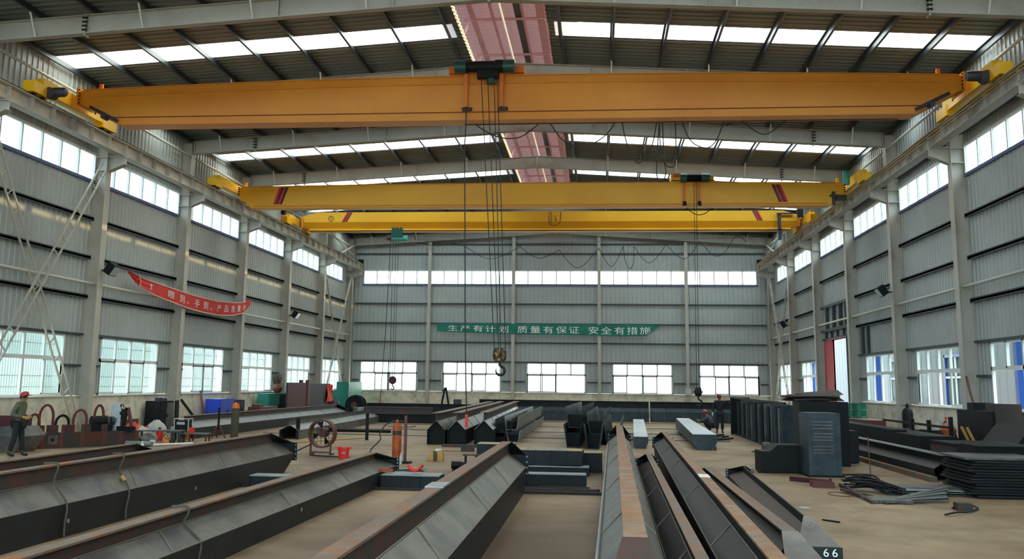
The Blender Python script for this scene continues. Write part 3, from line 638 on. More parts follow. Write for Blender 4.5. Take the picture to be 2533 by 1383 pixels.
# --- the far crane, with its hoist slung underneath
t = thing('overhead_crane', 'farthest yellow bridge crane, lowest in view, with a round emblem', 'crane', (0, 0, 0))
m = MB(); n = 8
sec = lambda zt: [(54.2, zt), (54.2, 10.97), (54.42, 10.64), (54.6, 10.64), (54.82, 10.97), (54.82, zt)]
m.loft([[(x, y, z) for y, z in sec(zt)] for x, zt in ((-13.8, 11.26), (-12.9, 11.53), (12.9, 11.53), (13.8, 11.26))]); m.build('girder', 'crane_ye', t)
m = MB(); m.box(-13.3, 13.3, 54.46, 54.56, 10.62, 10.66).box(-13.3, 13.3, 54.22, 54.8, 10.45, 10.49).box(-13.3, 13.3, 54.49, 54.53, 10.48, 10.64).box(-13.3, 13.3, 54.22, 54.24, 10.45, 10.6); m.build('lower_flange', 'crane_ye', t)
stripes(t, 54.192, (-11.16, .08), 11.52, 10.98, -.3, ['red', 'blackband', 'red', 'blackband']); stripes(t, 54.192, (11.26, .08), 11.52, 10.98, .27, ['blackband', 'red', 'blackband', 'red'])
m = MB(); m.tube([(-12.07 + .15 * math.cos(k * math.pi / 12), 54.185, 11.16 + .15 * math.sin(k * math.pi / 12)) for k in range(25)], .014, 5, False)
m.tube([(-12.14, 54.185, 11.22), (-12.07, 54.185, 11.14), (-12.0, 54.185, 11.22)], .012, 5).tube([(-12.07, 54.185, 11.14), (-12.07, 54.185, 11.06)], .012, 5); m.build('emblem', 'motor', t)
for s in (-1, 1):
    end_truck(t, s, 51.8, 56.6, 'crane_ye', False)
    MB().box(s * 13.7 - .05, s * 13.7 + .05, 54.1, 54.9, 10.65, 11.2).build('end_plate', 'crane_or', t)
MB().box(-14.25, -14.05, 51.9, 52.2, 11.05, 11.35).build('lamp_box', 'dark', t)
MB().box(12.6, 12.75, 54.0, 54.15, 9.9, 11.35).box(12.0, 12.95, 54.0, 54.15, 10.42, 10.48).box(12.55, 13.4, 53.95, 54.1, 11.3, 11.36).build('collector_arm', 'motor', t)
MB().box(13.55, 13.85, 53.6, 53.7, 11.05, 11.5).build('work_lamp', 'dark', t)
tr = thing('hoist_trolley', 'blue-green hoist hanging under the farthest crane girder near its left end', 'hoist', (0, 0, 0))
for x in (-8.45, -8.25, -8.03): MB().lathe([(0, -.03), (.1, -.03), (.1, .03), (0, .03)], 14, (x, 54.2, 10.56), 'y').build('trolley_wheel', 'green_dk', tr)
MB().box(-8.58, -7.93, 54.16, 54.22, 10.15, 10.5).build('trolley_plate', 'green_dk', tr)
MB().lathe([(0, -8.6), (.17, -8.58), (.17, -7.7), (0, -7.68)], 18, (0, 54.4, 10.07), 'x').build('hoist_body', 'tealbox', tr, True)
MB().lathe([(0, -8.88), (.13, -8.85), (.15, -8.62), (0, -8.6)], 16, (0, 54.4, 10.1), 'x').build('hoist_motor', 'fan', tr, True)
hk = thing('crane_hook', 'small dark red hook block hanging in front of the first end window', 'crane hook', (0, 0, 0))
MB().lathe([(0, -.06), (.19, -.06), (.22, 0), (.19, .06), (0, .06)], 18, (-8.3, 54.4, 2.2), 'y').build('hook_block', 'maroon', hk, True)
P = [(-8.3, 54.4, 2.0), (-8.3, 54.4, 1.88)] + [(-8.29 + .08 * math.cos(R(80 - k * 30)), 54.4, 1.78 + .08 * math.sin(R(80 - k * 30))) for k in range(9)]
MB().tube(P, .03, 8).build('hook', 'hook', hk)
m = MB()
for a, b in ((-8.52, -8.45), (-8.35, -8.32), (-8.2, -8.2)): m.tube([(a, 54.4, 9.95), (b, 54.4, 2.3)], .014, 6)
m.build('hoist_rope', 'rope', hk)
pn = thing('pendant_control', 'small red pendant control hanging in front of the end window under the far hoist', 'control', (0, 0, 0))
MB().box(-8.97, -8.83, 54.1, 54.2, .72, 1.0).build('control_box', 'red', pn)
MB().tube([(-8.58, 54.15, 10.1), (-8.72, 54.15, 5), (-8.9, 54.15, 1.0)], .018, 6).build('cable', 'cable', pn)
# festoon cables
def festoon(nm, label, segs, y, r, dz=0):
    m = MB()
    for P in segs: m.tube(cat_rom([(x, y + k * .02, z + dz) for k, (x, z) in enumerate(P)], 6), r, 6)
    tag(m.build(nm, 'cable', smooth=True), label, 'cable')
festoon('festoon_cable', 'black festoon cable looping under the nearest crane girder', [
    [(-.95, 10.2), (-.2, 9.75), (.55, 9.72), (1.2, 10.2)], [(1.46, 10.2), (1.85, 9.65), (2.26, 9.41), (2.56, 9.37), (3.18, 9.72), (3.54, 10.2)], [(3.72, 10.2), (3.88, 9.46), (4.2, 8.86), (4.6, 9.28), (4.81, 10.2)],
    [(4.88, 10.2), (4.77, 8.6), (4.91, 8.25), (5.06, 8.6), (4.91, 9.28), (4.89, 10.2)], [(4.97, 10.2), (5.02, 8.94), (5.2, 8.72), (5.36, 8.94), (5.37, 10.2)], [(5.55, 10.2), (5.81, 9.55), (6.26, 9.31), (6.59, 9.53), (6.86, 10.2)], [(7.34, 10.15), (8.04, 9.71), (8.69, 10.15)]], 30.15, .018)
MB()
festoon('festoon_cable', 'thin grey festoon cable in loops across the top of the end wall', [
    [(-7.3, 9.95), (-6.16, 9.76), (-4.9, 9.87), (-3.38, 9.06), (-2.4, 9.2), (-1.44, 9.72)], [(-1.44, 9.72), (-.37, 9.05), (.77, 9.52)], [(.77, 9.52), (1.82, 8.5), (2.99, 9.6)], [(2.99, 9.6), (3.69, 8.58), (4.35, 9.72)],
    [(4.35, 9.72), (4.46, 8.86), (4.69, 8.46), (4.92, 8.86), (4.93, 9.72)], [(4.93, 9.72), (5.77, 8.78), (6.7, 9.8)], [(6.7, 9.8), (7.69, 9.01), (8.55, 9.99)], [(8.55, 9.99), (9.3, 9.2), (9.9, 9.4), (10.53, 10.26), (11.13, 9.95)]], 55.2, .016)
MB().tube([(-7.4, 55.2, 10.1), (0, 55.2, 9.9), (12.9, 55.2, 10.25)], .008, 4).bar((-7.4, 54.55, 10.47), (-7.4, 55.22, 10.1), .03).bar((12.9, 54.55, 10.47), (12.9, 55.22, 10.25), .03).build('festoon_wire', 'cable', bpy.data.objects['festoon_cable.001'])
MB().tube([(-1.2, 30.15, 10.13), (12, 30.15, 10.13)], .012, 4).build('festoon_wire', 'cable', bpy.data.objects['festoon_cable'])
festoon('sag_cable', 'short orange-brown cable sagging under the middle crane trolley', [[(6.95, 10.03), (7.3, 9.75), (7.7, 9.75), (8.1, 10.03)]], 44.8, .018)
festoon('sag_cable', 'tangle of thin cables hanging on the far crane girder near mid span', [[(.3, 11.5), (.25, 10.9), (.5, 10.75), (.85, 10.9), (.9, 11.5)], [(.4, 11.5), (.38, 10.9), (.33, 10.8)], [(.62, 11.3), (.62, 11.0), (.7, 11.1)]], 54.12, .014)
# flood lamps on the columns
def flood(loc, s, label, sc):
    t = thing('flood_lamp', label, 'lamp', loc)
    m = MB(); a = R(35); mt = Matrix.Rotation(s * a, 4, 'Y')
    m.box(-.04, .24, -.25, .25, -.2, .2, Matrix.Translation((s * .3, 0, 0)) @ mt if s > 0 else Matrix.Translation((-.3, 0, 0)) @ mt @ Matrix.Scale(-1, 4, (1, 0, 0))); m.build('housing', 'dark', t)
    g = MB(); g.box(.24, .25, -.22, .22, -.17, .17, (Matrix.Translation((s * .3, 0, 0)) @ mt) if s > 0 else Matrix.Translation((-.3, 0, 0)) @ mt @ Matrix.Scale(-1, 4, (1, 0, 0))); g.build('lamp_glass', 'lens', t)
    MB().bar((0, 0, -.1), (s * .32, 0, -.1), .05).build('bracket', 'dark', t)
flood((-14.46, 33.3, 5.95), 1, 'black flood lamp on the nearest left column', 1); flood((-14.46, 54.9, 5.85), 1, 'black flood lamp on a left column beyond the red banner', 1)
flood((14.46, 40.45, 5.95), -1, 'black flood lamp on the right column above the cylinder', 1); flood((14.46, 62.05, 5.9), -1, 'black flood lamp on the right column at the corner brace', 1)
# banners
def glyphs(text, size):
    c = bpy.data.curves.new('t', 'FONT'); c.body = text; c.size = size; c.align_x = 'CENTER'
    o = bpy.data.objects.new('t', c); COL.objects.link(o); bpy.context.view_layer.update()
    me = bpy.data.meshes.new_from_object(o.evaluated_get(bpy.context.evaluated_depsgraph_get()))
    bpy.data.objects.remove(o); bpy.data.curves.remove(c)
    v = [p.co.copy() for p in me.vertices]; f = [list(p.vertices) for p in me.polygons]
    if v:
        x0, x1 = min(p.x for p in v), max(p.x for p in v); y0, y1 = min(p.y for p in v), max(p.y for p in v)
        if text not in '、': v = [Vector(((p.x - (x0 + x1) / 2) / size, (p.y - (y0 + y1) / 2) / size, 0)) for p in v]
        else: v = [Vector(((p.x - (x0 + x1) / 2) / size, (p.y - (y0 + y1) / 2) / size - .25, 0)) for p in v]
    bpy.data.meshes.remove(me); return v, f
def letter_mesh(items, place, name, m, parent, size=1.0):  # items: (char, a, b, width, height)
    bm = bmesh.new()
    for ch, a, b, w, h in items:
        v, f = glyphs(ch, 1.0); V = [bm.verts.new(place(a + p.x * w, b + p.y * h)) for p in v]
        for q in f:
            try: bm.faces.new([V[i] for i in q])
            except ValueError: pass
    me = bpy.data.meshes.new(name); bm.to_mesh(me); bm.free(); o = bpy.data.objects.new(name, me); COL.objects.link(o); me.materials.append(M[m]); o.parent = parent; return o
def interp(T, x):
    for (a, b), (c, d) in zip(T, T[1:]):
        if x <= c: return b + (d - b) * max(0, x - a) / (c - a)
    return T[-1][1]
TOP = [(35.13, 6.03), (35.5, 5.96), (36.5, 5.87), (37.94, 5.83), (39.92, 5.73), (42.08, 5.67), (43.97, 5.66), (46.0, 5.76), (47.36, 5.89), (48.32, 6.08)]
BOT = [(35.13, 5.98), (35.68, 5.68), (36.39, 5.47), (37.29, 5.34), (38.8, 5.21), (40.01, 5.1), (42.18, 5.0), (44.07, 5.0), (45.84, 5.1), (47.3, 5.31), (48.13, 5.79), (48.32, 6.03)]
def bl(y, v, off=0.0):                                   # point of the left banner: v from 0 (bottom) to 1 (top)
    b, tp = interp(BOT, y), interp(TOP, y); fold = .05 * math.sin(v * 14) * max(0, 1 - (y - 35) / 2.6) + .02 * math.sin(y * 2.1)
    return (-14.36 + fold + off, y, b + (tp - b) * v)
t = thing('banner', 'long sagging red banner with white characters on the left wall', 'banner', (0, 0, 0))
m = MB(); N = 60; m.sheet([[bl(35.13 + 13.19 * k / N, v / 8) for v in range(9)] for k in range(N + 1)]); o = m.build('cloth', 'red_banner', t, True)
for v0, v1 in ((0, .06), (.94, 1)):
    MB().sheet([[bl(36.0 + 11.6 * k / N, v0, .012), bl(36.0 + 11.6 * k / N, v1, .012)] for k in range(N + 1)]).build('hem', 'hem', t)
items = [('到', 37.0, .52, .25, .55), ('眼', 38.9, .5, .62, .58), ('到', 39.97, .5, .62, .58), ('、', 40.6, .5, .6, .6), ('手', 41.6, .5, .6, .56), ('到', 42.5, .5, .6, .56), ('、', 43.15, .5, .6, .6), ('产', 44.15, .5, .55, .54), ('品', 45.0, .5, .55, .54), ('质', 45.82, .5, .52, .54), ('量', 46.68, .5, .5, .54), ('创', 47.4, .5, .3, .5)]
letter_mesh(items, lambda a, b: bl(a, b, .015), 'lettering', 'letter', t)
MB().tube([bl(35.9, 1, .02), bl(36.0, .5, .05), bl(36.05, 0, .02)], .02, 6).build('tie_cord', 'hem', t)
TB = [(-8.38, 6.24), (7.2, 6.22)]
BB = [(-8.36, 5.66), (-2.96, 5.5), (2.9, 5.46), (4.6, 5.42), (6.2, 5.47), (7.26, 6.2)]
def bb(x, v, off=0.0):
    b, tp = interp(BB, x), interp(TB, x); return (x, 69.49 - off + .02 * math.sin(x * 1.7 + v * 4), b + (tp - b) * v)
t = thing('banner', 'green banner with white characters across the end wall', 'banner', (0, 0, 0))
m = MB(); m.sheet([[bb(-8.38 + 15.64 * k / N, v / 6) for v in range(7)] for k in range(N + 1)]); m.build('cloth', 'green_banner', t, True)
TX = '生产有计划质量有保证安全有措施'; XS = [-7.24, -6.37, -5.46, -4.58, -3.67, -2.34, -1.43, -.53, .38, 1.26, 2.6, 3.49, 4.38, 5.26, 6.14]
letter_mesh([(c, x, .46, .78, .72) for c, x in zip(TX, XS)], lambda a, b: bb(a, b, .03), 'lettering', 'letter', t)
# ================================================================ girders under fabrication
def girder(label, near, far, h, fw, hw, ge=1.0, name='crane_girder', near_end=None, flange='rusty', web='rustweb', side='steel_dk', slope='steel', group=None, zbase=0.0, shade_cap=False, hw_b=None, no_flange=False, seams=5, nose='steel'):  # slopes lighter than sides: light from above put into the colours
    """upside-down crane girder: flange and web on top, sloped plates, upright side plates; local +y runs to the far end"""
    a, b = Vector((near[0], near[1], zbase)), Vector((far[0], far[1], zbase)); L = (b - a).length; rz = math.atan2(-(b.x - a.x), b.y - a.y)
    t = thing(name, label, 'steel girder', a, rz, group); zs, zw = .47 * h, .75 * h; hb = hw_b if hw_b is not None else hw * .96
    n0 = near_end if near_end else 0.0; e = ge
    if not no_flange: MB().box(-fw / 2, fw / 2, n0, L - e, h - .022, h).build('flange', flange, t)
    w = MB(); w.prism([(n0, zw - .05), (L - e * .55, zw - .05), (L - e, h - .02), (n0, h - .02)], 'x', -.012, .012); w.build('web', web, t)
    for s in (-1, 1):
        q = MB(); q.loft([[(s * .012, n0, zw), (s * .012, n0, zw - .012), (s * hw, n0 * .6, zs - .012), (s * hw, n0 * .6, zs)], [(s * .012, L - .35 * e, zw), (s * .012, L - .35 * e, zw - .012), (s * hw, L - .1, zs - .012), (s * hw, L - .1, zs)]])
        q.build('slope_plate', slope, t)
        if seams:
            q = MB()
            for k in range(1, seams):
                y = L * k / seams + .3 * (k % 2); q.bar((s * .02, y, zw + .004), (s * hw, y - .25, zs + .004), .022, .01)
            q.tube([(s * (hw + .004), n0 * .6 + .05, zs), (s * (hw + .004), L - .15, zs)], .009, 5).tube([(s * .022, n0 + .05, zw), (s * .022, L - .5 * e, zw)], .009, 5)
            q.build('weld_seam', 'weld', t)
        q = MB(); y0 = 0.0
        q.prism([(y0, 0.0), (L - .75 * e, 0.0), (L - .05, zs * .8), (L - .05, zs), (y0, zs)], 'x', s * hw - .006, s * hw + .006); q.build('side_plate', side, t)
    if e > 0:                                            # far end: sloping gusset and bolted end plate
        g = MB(); g.loft([[(-fw / 2 - .01, L - e, h), (fw / 2 + .01, L - e, h), (fw / 2 + .01, L - e, h - .02), (-fw / 2 - .01, L - e, h - .02)], [(-hw, L, h * .7), (hw, L, h * .7), (hw, L, h * .7 - .02), (-hw, L, h * .7 - .02)]]); g.build('end_gusset', side, t)
        g = MB(); g.box(-hw - .05, hw + .05, L, L + .025, h * .28, h * .72); g.build('end_plate', side, t)
        g = MB()
        for k in range(4):
            for s in (-1, 1): g.lathe([(0, -.001), (.018, -.001), (.018, .03), (0, .03)], 8, (s * (hw + .02), L, h * .33 + k * h * .11), 'y')
        g.build('bolt_hole', 'lightsteel', t)
        MB().box(-hw * .9, hw * .9, L - .06, L - .05, zs * .75, h * .7).build('diaphragm', side, t)
    if near_end:                                         # near end: sloping trapezoid down to an end plate
        g = MB(); g.loft([[(-fw / 2 - .01, n0, h), (fw / 2 + .01, n0, h), (fw / 2 + .01, n0, h - .02), (-fw / 2 - .01, n0, h - .02)], [(-hw, .02, h * .52), (hw, .02, h * .52), (hw, .02, h * .52 - .02), (-hw, .02, h * .52 - .02)]]); g.build('end_gusset', nose, t)
        MB().box(-hw - .02, hw + .02, -.02, .01, 0.03, h * .52).build('end_plate', side, t)
    if shade_cap: MB().prism([(-hw, 0.0), (hw, 0.0), (hw, zs), (.02, zw), (-.02, zw), (-hw, zs)], 'y', .25, .26).build('diaphragm', 'dark', t)  # dark diaphragm stands for the shaded inside of the open end
    return t, L
A, LA = girder('dark plate girder at the left edge with two rope slings, in front of the worker', (-4.42, 3.0), (-4.42, 23.3), .93, .16, .3, 1.15)
B, LB = girder('low grey plate girder left of the bare floor strip, with a red-brown web', (-1.78, 3.2), (-1.72, 22.0), .645, .17, .3, 1.15)
Cg, LC = girder('plate girder in the middle foreground with a pale burnt patch on its flange', (1.28, 2.5), (1.22, 20.4), 1.0, .17, .31, .9)
MB().box(-.1, .1, 8.25, 8.75, .995, 1.012).build('burnt_patch', 'lightsteel', Cg)
P_, LP = girder('rust-brown girder behind the left edge girder, seen along its web', (-6.3, 8.0), (-6.6, 21.0), .78, .14, .28, .9)
D, LD = girder('girder with a broad rust-orange flange, its sloped nose facing the camera', (3.26, 6.9), (3.58, 30.6), .95, .185, .3, 1.0, near_end=1.1, slope='steel', flange='rust_or', nose='rustweb')
MB().tube([(-.33, 1, .45), (-.33, LD - 1.5, .45)], .02, 8).build('edge_pipe', 'lightsteel', D)
E_, LE = girder('narrow dark girder squeezed between two rusty ones, with a slim grey flange', (3.86, 7.0), (4.08, 23.6), .62, .12, .22, 1.1, slope='steel_dk', web='steel_dk')  # from here rightwards, dark slopes and webs paint the shade on the left sides
Fg, LF = girder('girder with a rust-streaked flange and a taped white note', (4.38, 6.6), (4.92, 31.4), .75, .15, .27, 1.0, flange='rust_or', slope='steel_dk', web='steel_dk')
MB().box(-.08, .08, 9.0, 9.5, .748, .756).build('white_note', 'white', Fg)
G, LG = girder('short light brown flanged girder with a grey sloped nose plate', (5.2, 11.35), (5.22, 22.0), .45, .17, .22, .8, near_end=.95, slope='steel_dk', web='steel_dk', seams=0)
Hg, LH = girder('dark open girder whose end plate is stencilled with the number 66', (5.56, 12.45), (5.98, 22.3), .5, .05, .24, 1.0, near_end=.9, slope='rustweb', web='steel_dk', no_flange=True, seams=0)
letter_mesh([('6', .07, .2, .14, .13), ('6', .17, .2, .14, .13)], lambda a, b: (a, -.024, b), 'lettering', 'letter', Hg)
m = MB(); m.tube([(-.02, .75, .475), (-.07, .55, .425), (.0, .45, .395)], .003, 5).tube([(-.07, .5, .41), (.03, .7, .46), (.07, .62, .44), (.0, .5, .41)], .003, 5); m.build('chalk_mark', 'concrete', Hg)
for g_, ys in ((A, (10.2, 14.5)), (B, (7.2, 11.8)), (Cg, (12.0,))):
    for y in ys:
        hw = .3; MB().lathe([(.0, 0), (.032, 0), (.03, .012), (0, .012)], 14, (hw, y, .2), 'x').build('lifting_hole_light', 'lightsteel', g_)  # pale disc stands for light showing through the hole
def sling(label, x, y, h, hw, dy):
    P = [(x - .1, y + dy, h + .015), (x + .1, y + dy * .8, h + .02), (x + .12, y + dy * .6, h - .06), (x + .1, y + dy * .4, h * .75), (x + hw + .02, y, h * .47), (x + hw + .03, y - dy * .3, h * .2), (x + hw + .04, y - dy * .4, .02)]
    o = MB().tube(cat_rom(P, 6), .014, 7).build('rope_sling', 'straw', smooth=True); tag(o, label, 'rope')
sling('rope sling over the left edge girder, the one bound with a yellow sleeve', -4.42, 14.9, .93, .3, .25); sling('thin rope sling over the left edge girder nearer the camera', -4.42, 13.1, .93, .3, .1); sling('rope sling hanging over the low grey girder', -1.78, 11.2, .645, .3, .15)
MB().tube([(-4.27, 14.98, .62), (-4.2, 14.95, .56)], .028, 8).build('yellow_sleeve', 'wood', bpy.data.objects['rope_sling'])
# long girders further back on the left
girder('long girder with a patchy grey slope plate in front of the cream left wall', (-11.9, 35.2), (-12.0, 57.5), .8, .2, .42, .9, slope='lightsteel')
girder('long grey girder crossing behind the fan, with a dark thin flange', (-8.25, 36.0), (-8.95, 54.0), .68, .12, .36, .8, slope='lightsteel', flange='dark', web='steel', side='steel')
for x, y, lab in ((-7.95, 36.1, 'near'), (-8.75, 52.6, 'far')):
    tag(MB().box(x - .06, x + .06, y - .06, y + .06, 0, .75).build('stub_post', 'dark'), 'short dark post holding the %s end of the grey girder behind the fan' % lab, 'post')
# bundle of open-ended girders in the middle distance
girder('leftmost of three open-ended girders with rusty top beams', (-2.58, 34.4), (-3.2, 57.5), 1.08, .3, .3, 0, shade_cap=True, flange='rusty', side='steel_dk', seams=8, hw_b=.2)
girder('middle one of three open-ended girders with rusty top beams', (-1.9, 34.6), (-2.6, 58.0), 1.09, .3, .3, 0, shade_cap=True, flange='rusty', side='steel_dk', slope='lightsteel', seams=8)
girder('right one of three open-ended girders with rusty top beams', (-.98, 34.8), (-1.75, 58.0), 1.11, .3, .32, 0, shade_cap=True, flange='rusty', side='steel_dk', slope='lightsteel', seams=8)
def trough(label, near, far, z, w0, w1, hh, m_='steel_blue', group=None, flare=.0):
    a, b = Vector((near[0], near[1], z)), Vector((far[0], far[1], z)); L = (b - a).length; rz = math.atan2(-(b.x - a.x), b.y - a.y)
    t = thing('channel_trough', label, 'steel trough', a, rz, group)
    MB().box(-w0 / 2, w0 / 2, 0, L, 0, .012).build('bottom_plate', m_, t)
    for s in (-1, 1):
        m = MB(); m.loft([[(s * w0 / 2, -flare, 0), (s * w0 / 2 + s * .012, -flare, 0), (s * w1 / 2 + s * .012, -flare * 2, hh), (s * w1 / 2, -flare * 2, hh)], [(s * w0 / 2, L, 0), (s * w0 / 2 + s * .012, L, 0), (s * w1 / 2 + s * .012, L + flare * 2, hh), (s * w1 / 2, L + flare * 2, hh)]]); m.build('side_plate', m_, t)
        m = MB()
        for k in range(1, int(L / .9)): m.bar((s * (w0 / 2 + .014), k * .9, .01), (s * (w1 / 2 + .014), k * .9, hh), .02, .012, (1, 0, 0))
        m.build('weld_seam', 'weld', t)
        MB().prism([(-w0 / 2, .0), (w0 / 2, .0), (w0 / 2 + (w1 - w0) * .3, hh * .6), (-w0 / 2 - (w1 - w0) * .3, hh * .6)], 'y', .6, .61).build('diaphragm', 'dark', t) if s > 0 else None
    return t
trough('dark blue trough lying beside the open-ended girders', (-.45, 36.4), (-1.0, 56), .35, .42, .6, .48, 'steel_dk')
trough('lower plated trough at the right of the open-ended girders', (-.12, 36.6), (-.18, 53.5), .0, .34, .5, .42, 'lightsteel'); trough('upper plated trough stacked on the lower one', (-.2, 36.9), (-.3, 54), .43, .36, .5, .5, 'lightsteel')
trough('dark trough below the two plated troughs and to their left', (-.62, 36.0), (-1.1, 52), .0, .4, .5, .34, 'steel_dk')
# second bundle: open troughs with flaring plates
for x, z, y0, lab in ((2.1, 0, 34.3, 'bottom left trough of the flaring stack'), (2.12, .62, 35.2, 'top left trough of the flaring stack'), (2.78, 0, 33.6, 'bottom middle trough of the flaring stack'), (2.85, .42, 35.0, 'top middle trough of the flaring stack'), (3.44, .0, 36.2, 'right trough of the flaring stack')):
    trough(lab, (x, y0), (x + .35, 46), z, .36, .58, .78 if z < .3 else .72, 'steel_blue', flare=.12)
# two tapered box sections with pale ribbed tops
def tapered(label, p0, p1, w0, w1, h0, h1, th, zs=0.0):
    a, b = Vector((p0[0], p0[1], 0)), Vector((p1[0], p1[1], 0)); L = (b - a).length; rz = math.atan2(-(b.x - a.x), b.y - a.y)
    t = thing('tapered_box_section', label, 'box girder', a, rz)
    m = MB(); m.loft([[(-w0 * .5, 0, h0 - th * .5), (-w0 * .3, 0, max(.01, h0 - th)), (w0 * .3, 0, max(.01, h0 - th)), (w0 * .5, 0, h0 - th * .5), (w0 * .5, 0, h0), (-w0 * .5, 0, h0)], [(-w1 * .5, L, h1 - th * .5), (-w1 * .5, L, h1 - th), (w1 * .5, L, h1 - th), (w1 * .5, L, h1 - th * .5), (w1 * .5, L, h1), (-w1 * .5, L, h1)]]); m.build('body', 'steel_blue', t)
    m = MB(); n = int(L / .75)
    for k in range(n):
        u0, u1 = (k + .08) / n, (k + .72) / n; f = lambda u, s: (s * (w0 + (w1 - w0) * u) * .48, L * u, h0 + (h1 - h0) * u + .006)
        m.loft([[f(u0, -1), f(u0, 1), (f(u0, 1)[0], f(u0, 1)[1], f(u0, 1)[2] + .012), (f(u0, -1)[0], f(u0, -1)[1], f(u0, -1)[2] + .012)], [f(u1, -1), f(u1, 1), (f(u1, 1)[0], f(u1, 1)[1], f(u1, 1)[2] + .012), (f(u1, -1)[0], f(u1, -1)[1], f(u1, -1)[2] + .012)]])
    m.build('rib_plates', 'stripelit', t); return t  # near-white stripes: light on the ribbed tops put into colour
tapered('pale ribbed box section lying behind the rust-orange flanged girder', (4.38, 34.6), (4.72, 45.5), .5, .48, .38, .6, .38)
tb = tapered('wide pale ribbed box section beside the crouching worker', (6.48, 34.4), (6.85, 48.0), .8, .62, .5, .6, .5)
MB().lathe([(.1, -.04), (.16, -.04), (.16, .04), (.1, .04)], 16, (.36, .25, .16), 'x').build('roller', 'lightsteel', tb)
tag(MB().box(4.5, 4.95, 44.0, 44.3, 0, .15).build('packing_block', 'dark'), 'dark packing block under the far end of the narrower ribbed box section', 'block')
# long I-girders across the hall by the end wall
def ibeam(label, x0, x1, y, z0, z1, fw=.4, m_='steel_blue', name='i_girder', fm=None, rz=0, stiff=True):
    xc = (x0 + x1) / 2; t = thing(name, label, 'steel beam', (xc, y, z0), rz); l = (x1 - x0) / 2; h = z1 - z0
    MB().box(-l, l, -.01, .01, .02, h - .02).build('web', m_, t); MB().box(-l, l, -fw / 2, fw / 2, h - .025, h).box(-l, l, -fw / 2, fw / 2, 0, .025).build('flange', fm or m_, t)
    if stiff:
        m = MB(); n = max(2, int(2 * l / 1.6))
        for k in range(n + 1): m.box(-l + 2 * l * k / n - .006, -l + 2 * l * k / n + .006, -fw / 2 + .02, fw / 2 - .02, .02, h - .02)
        m.build('stiffeners', m_, t)
    return t
def laid_girder(label, x0, x1, y, h, rz=0):
    xc = (x0 + x1) / 2; t = thing('crane_girder', label, 'steel girder', (xc, y, 0), rz); l = (x1 - x0) / 2
    MB().prism([(-.35, 0), (.35, 0), (.35, .5 * h), (.14, .68 * h), (-.14, .68 * h), (-.35, .5 * h)], 'x', -l, l).build('box_body', 'steel_blue', t)
    MB().box(-l, l, -.012, .012, .68 * h, h - .02).build('web', 'steel_dk', t); MB().box(-l, l, -.16, .16, h - .02, h).build('flange', 'dark', t)
    m = MB(); k = -l + .8
    while k < l: m.bar((k, -.357, .02), (k, -.357, .5 * h), .02, .012, (0, 1, 0)); k += 1.1
    m.build('weld_seam', 'weld', t)
laid_girder('long blue-grey girder lying across the hall before the end wall, its left half', -4.1, 5.85, 59.6, 1.16); laid_girder('long blue-grey girder lying across the hall before the end wall, its right half', 5.95, 15.0 - 1.9, 60.0, 1.16)
ibeam('dark I-girder lying on its side below the first end window', -9.2, -3.2, 52.5, .55, 1.0, .35, 'steel_dk', 'i_girder'); ibeam('lower dark I-girder under the one below the first end window', -9.0, -3.4, 52.3, 0.0, .5, .4, 'steel_dk')
ibeam('red-brown I-beam held up by the single floor stand', -5.6, -3.05, 36.4, .95, 1.2, .2, 'rustweb', 'i_beam', stiff=False)
t = thing('beam_trestle', 'dark A-shaped trestle on the girder below the end windows', 'trestle', (-5.05, 52.4, 1.0))
for x in (-.18, .18): MB().bar((x, 0, 0), (x * .12, 0, .85), .09).build('leg', 'dark', t)
tag(MB().box(-4.6, -4.2, 52.3, 52.6, 1.0, 1.25).build('motor_block', 'motor'), 'small dark motor block on the girder below the end windows', 'motor')
for x, y, z, lab in ((-5.45, 36.4, .95, 'left'),):
    tag(MB().box(x - .05, x + .05, y - .05, y + .05, 0, z).build('support_post', 'dark'), 'dark post under the left end of the red-brown I-beam', 'post')
t = thing('floor_stand', 'slim dark floor stand beside the orange gas cylinder', 'stand', (-2.09, 26.4, 0)); MB().box(-.035, .035, -.035, .035, .03, 1.23).build('pole', 'fan', t); MB().box(-.16, .16, -.16, .16, 0, .05).build('base', 'dark', t)
# low dark boxes and stacks on the floor
def darkbox(label, x0, x1, y0, y1, z0, z1, rz=0, top='lightsteel'):
    t = thing('box_beam', label, 'box beam', ((x0 + x1) / 2, (y0 + y1) / 2, z0), rz); a, b, h = (x1 - x0) / 2, (y1 - y0) / 2, z1 - z0
    MB().box(-a, a, -b + .03, b - .03, .02, h - .02).build('web', 'steel_dk', t); MB().box(-a, a, -b, b, h - .02, h).build('top_flange', top, t); MB().box(-a, a, -b, b, 0, .02).build('bottom_flange', 'steel_dk', t)
    m = MB(); n = max(3, int(2 * a / .35))
    for k in range(n + 1): m.box(-a + 2 * a * k / n - .012, -a + 2 * a * k / n + .012, -b, b, .02, h - .02)
    m.build('end_bands', 'steel_dk', t); return t
darkbox('low dark box beam carrying the red helmet shell, ending mid floor', -1.36, -.18, 20.15, 20.75, 0, .27); darkbox('low dark box beam just left of the middle foreground girder', -.1, 1.05, 20.9, 21.4, 0, .24)
darkbox('low dark box beam with a shiny top right of the middle foreground girder', 1.35, 2.72, 20.8, 21.2, 0.04, .3)
darkbox('bottom box beam of the dark pile behind the middle girder', 1.2, 2.75, 23.7, 24.2, .0, .22); darkbox('left box beam of the dark pile behind the middle girder', .0, .9, 24.9, 25.5, .18, .64, top='tarp')
darkbox('rear right box beam of the dark pile behind the middle girder', 1.9, 3.05, 24.8, 25.4, .0, .48, top='tarp'); darkbox('top box beam of the dark pile, with a rust-stained bright strip', 1.1, 2.6, 23.9, 24.45, .24, .58, -.05, top='tarp')
m = MB()
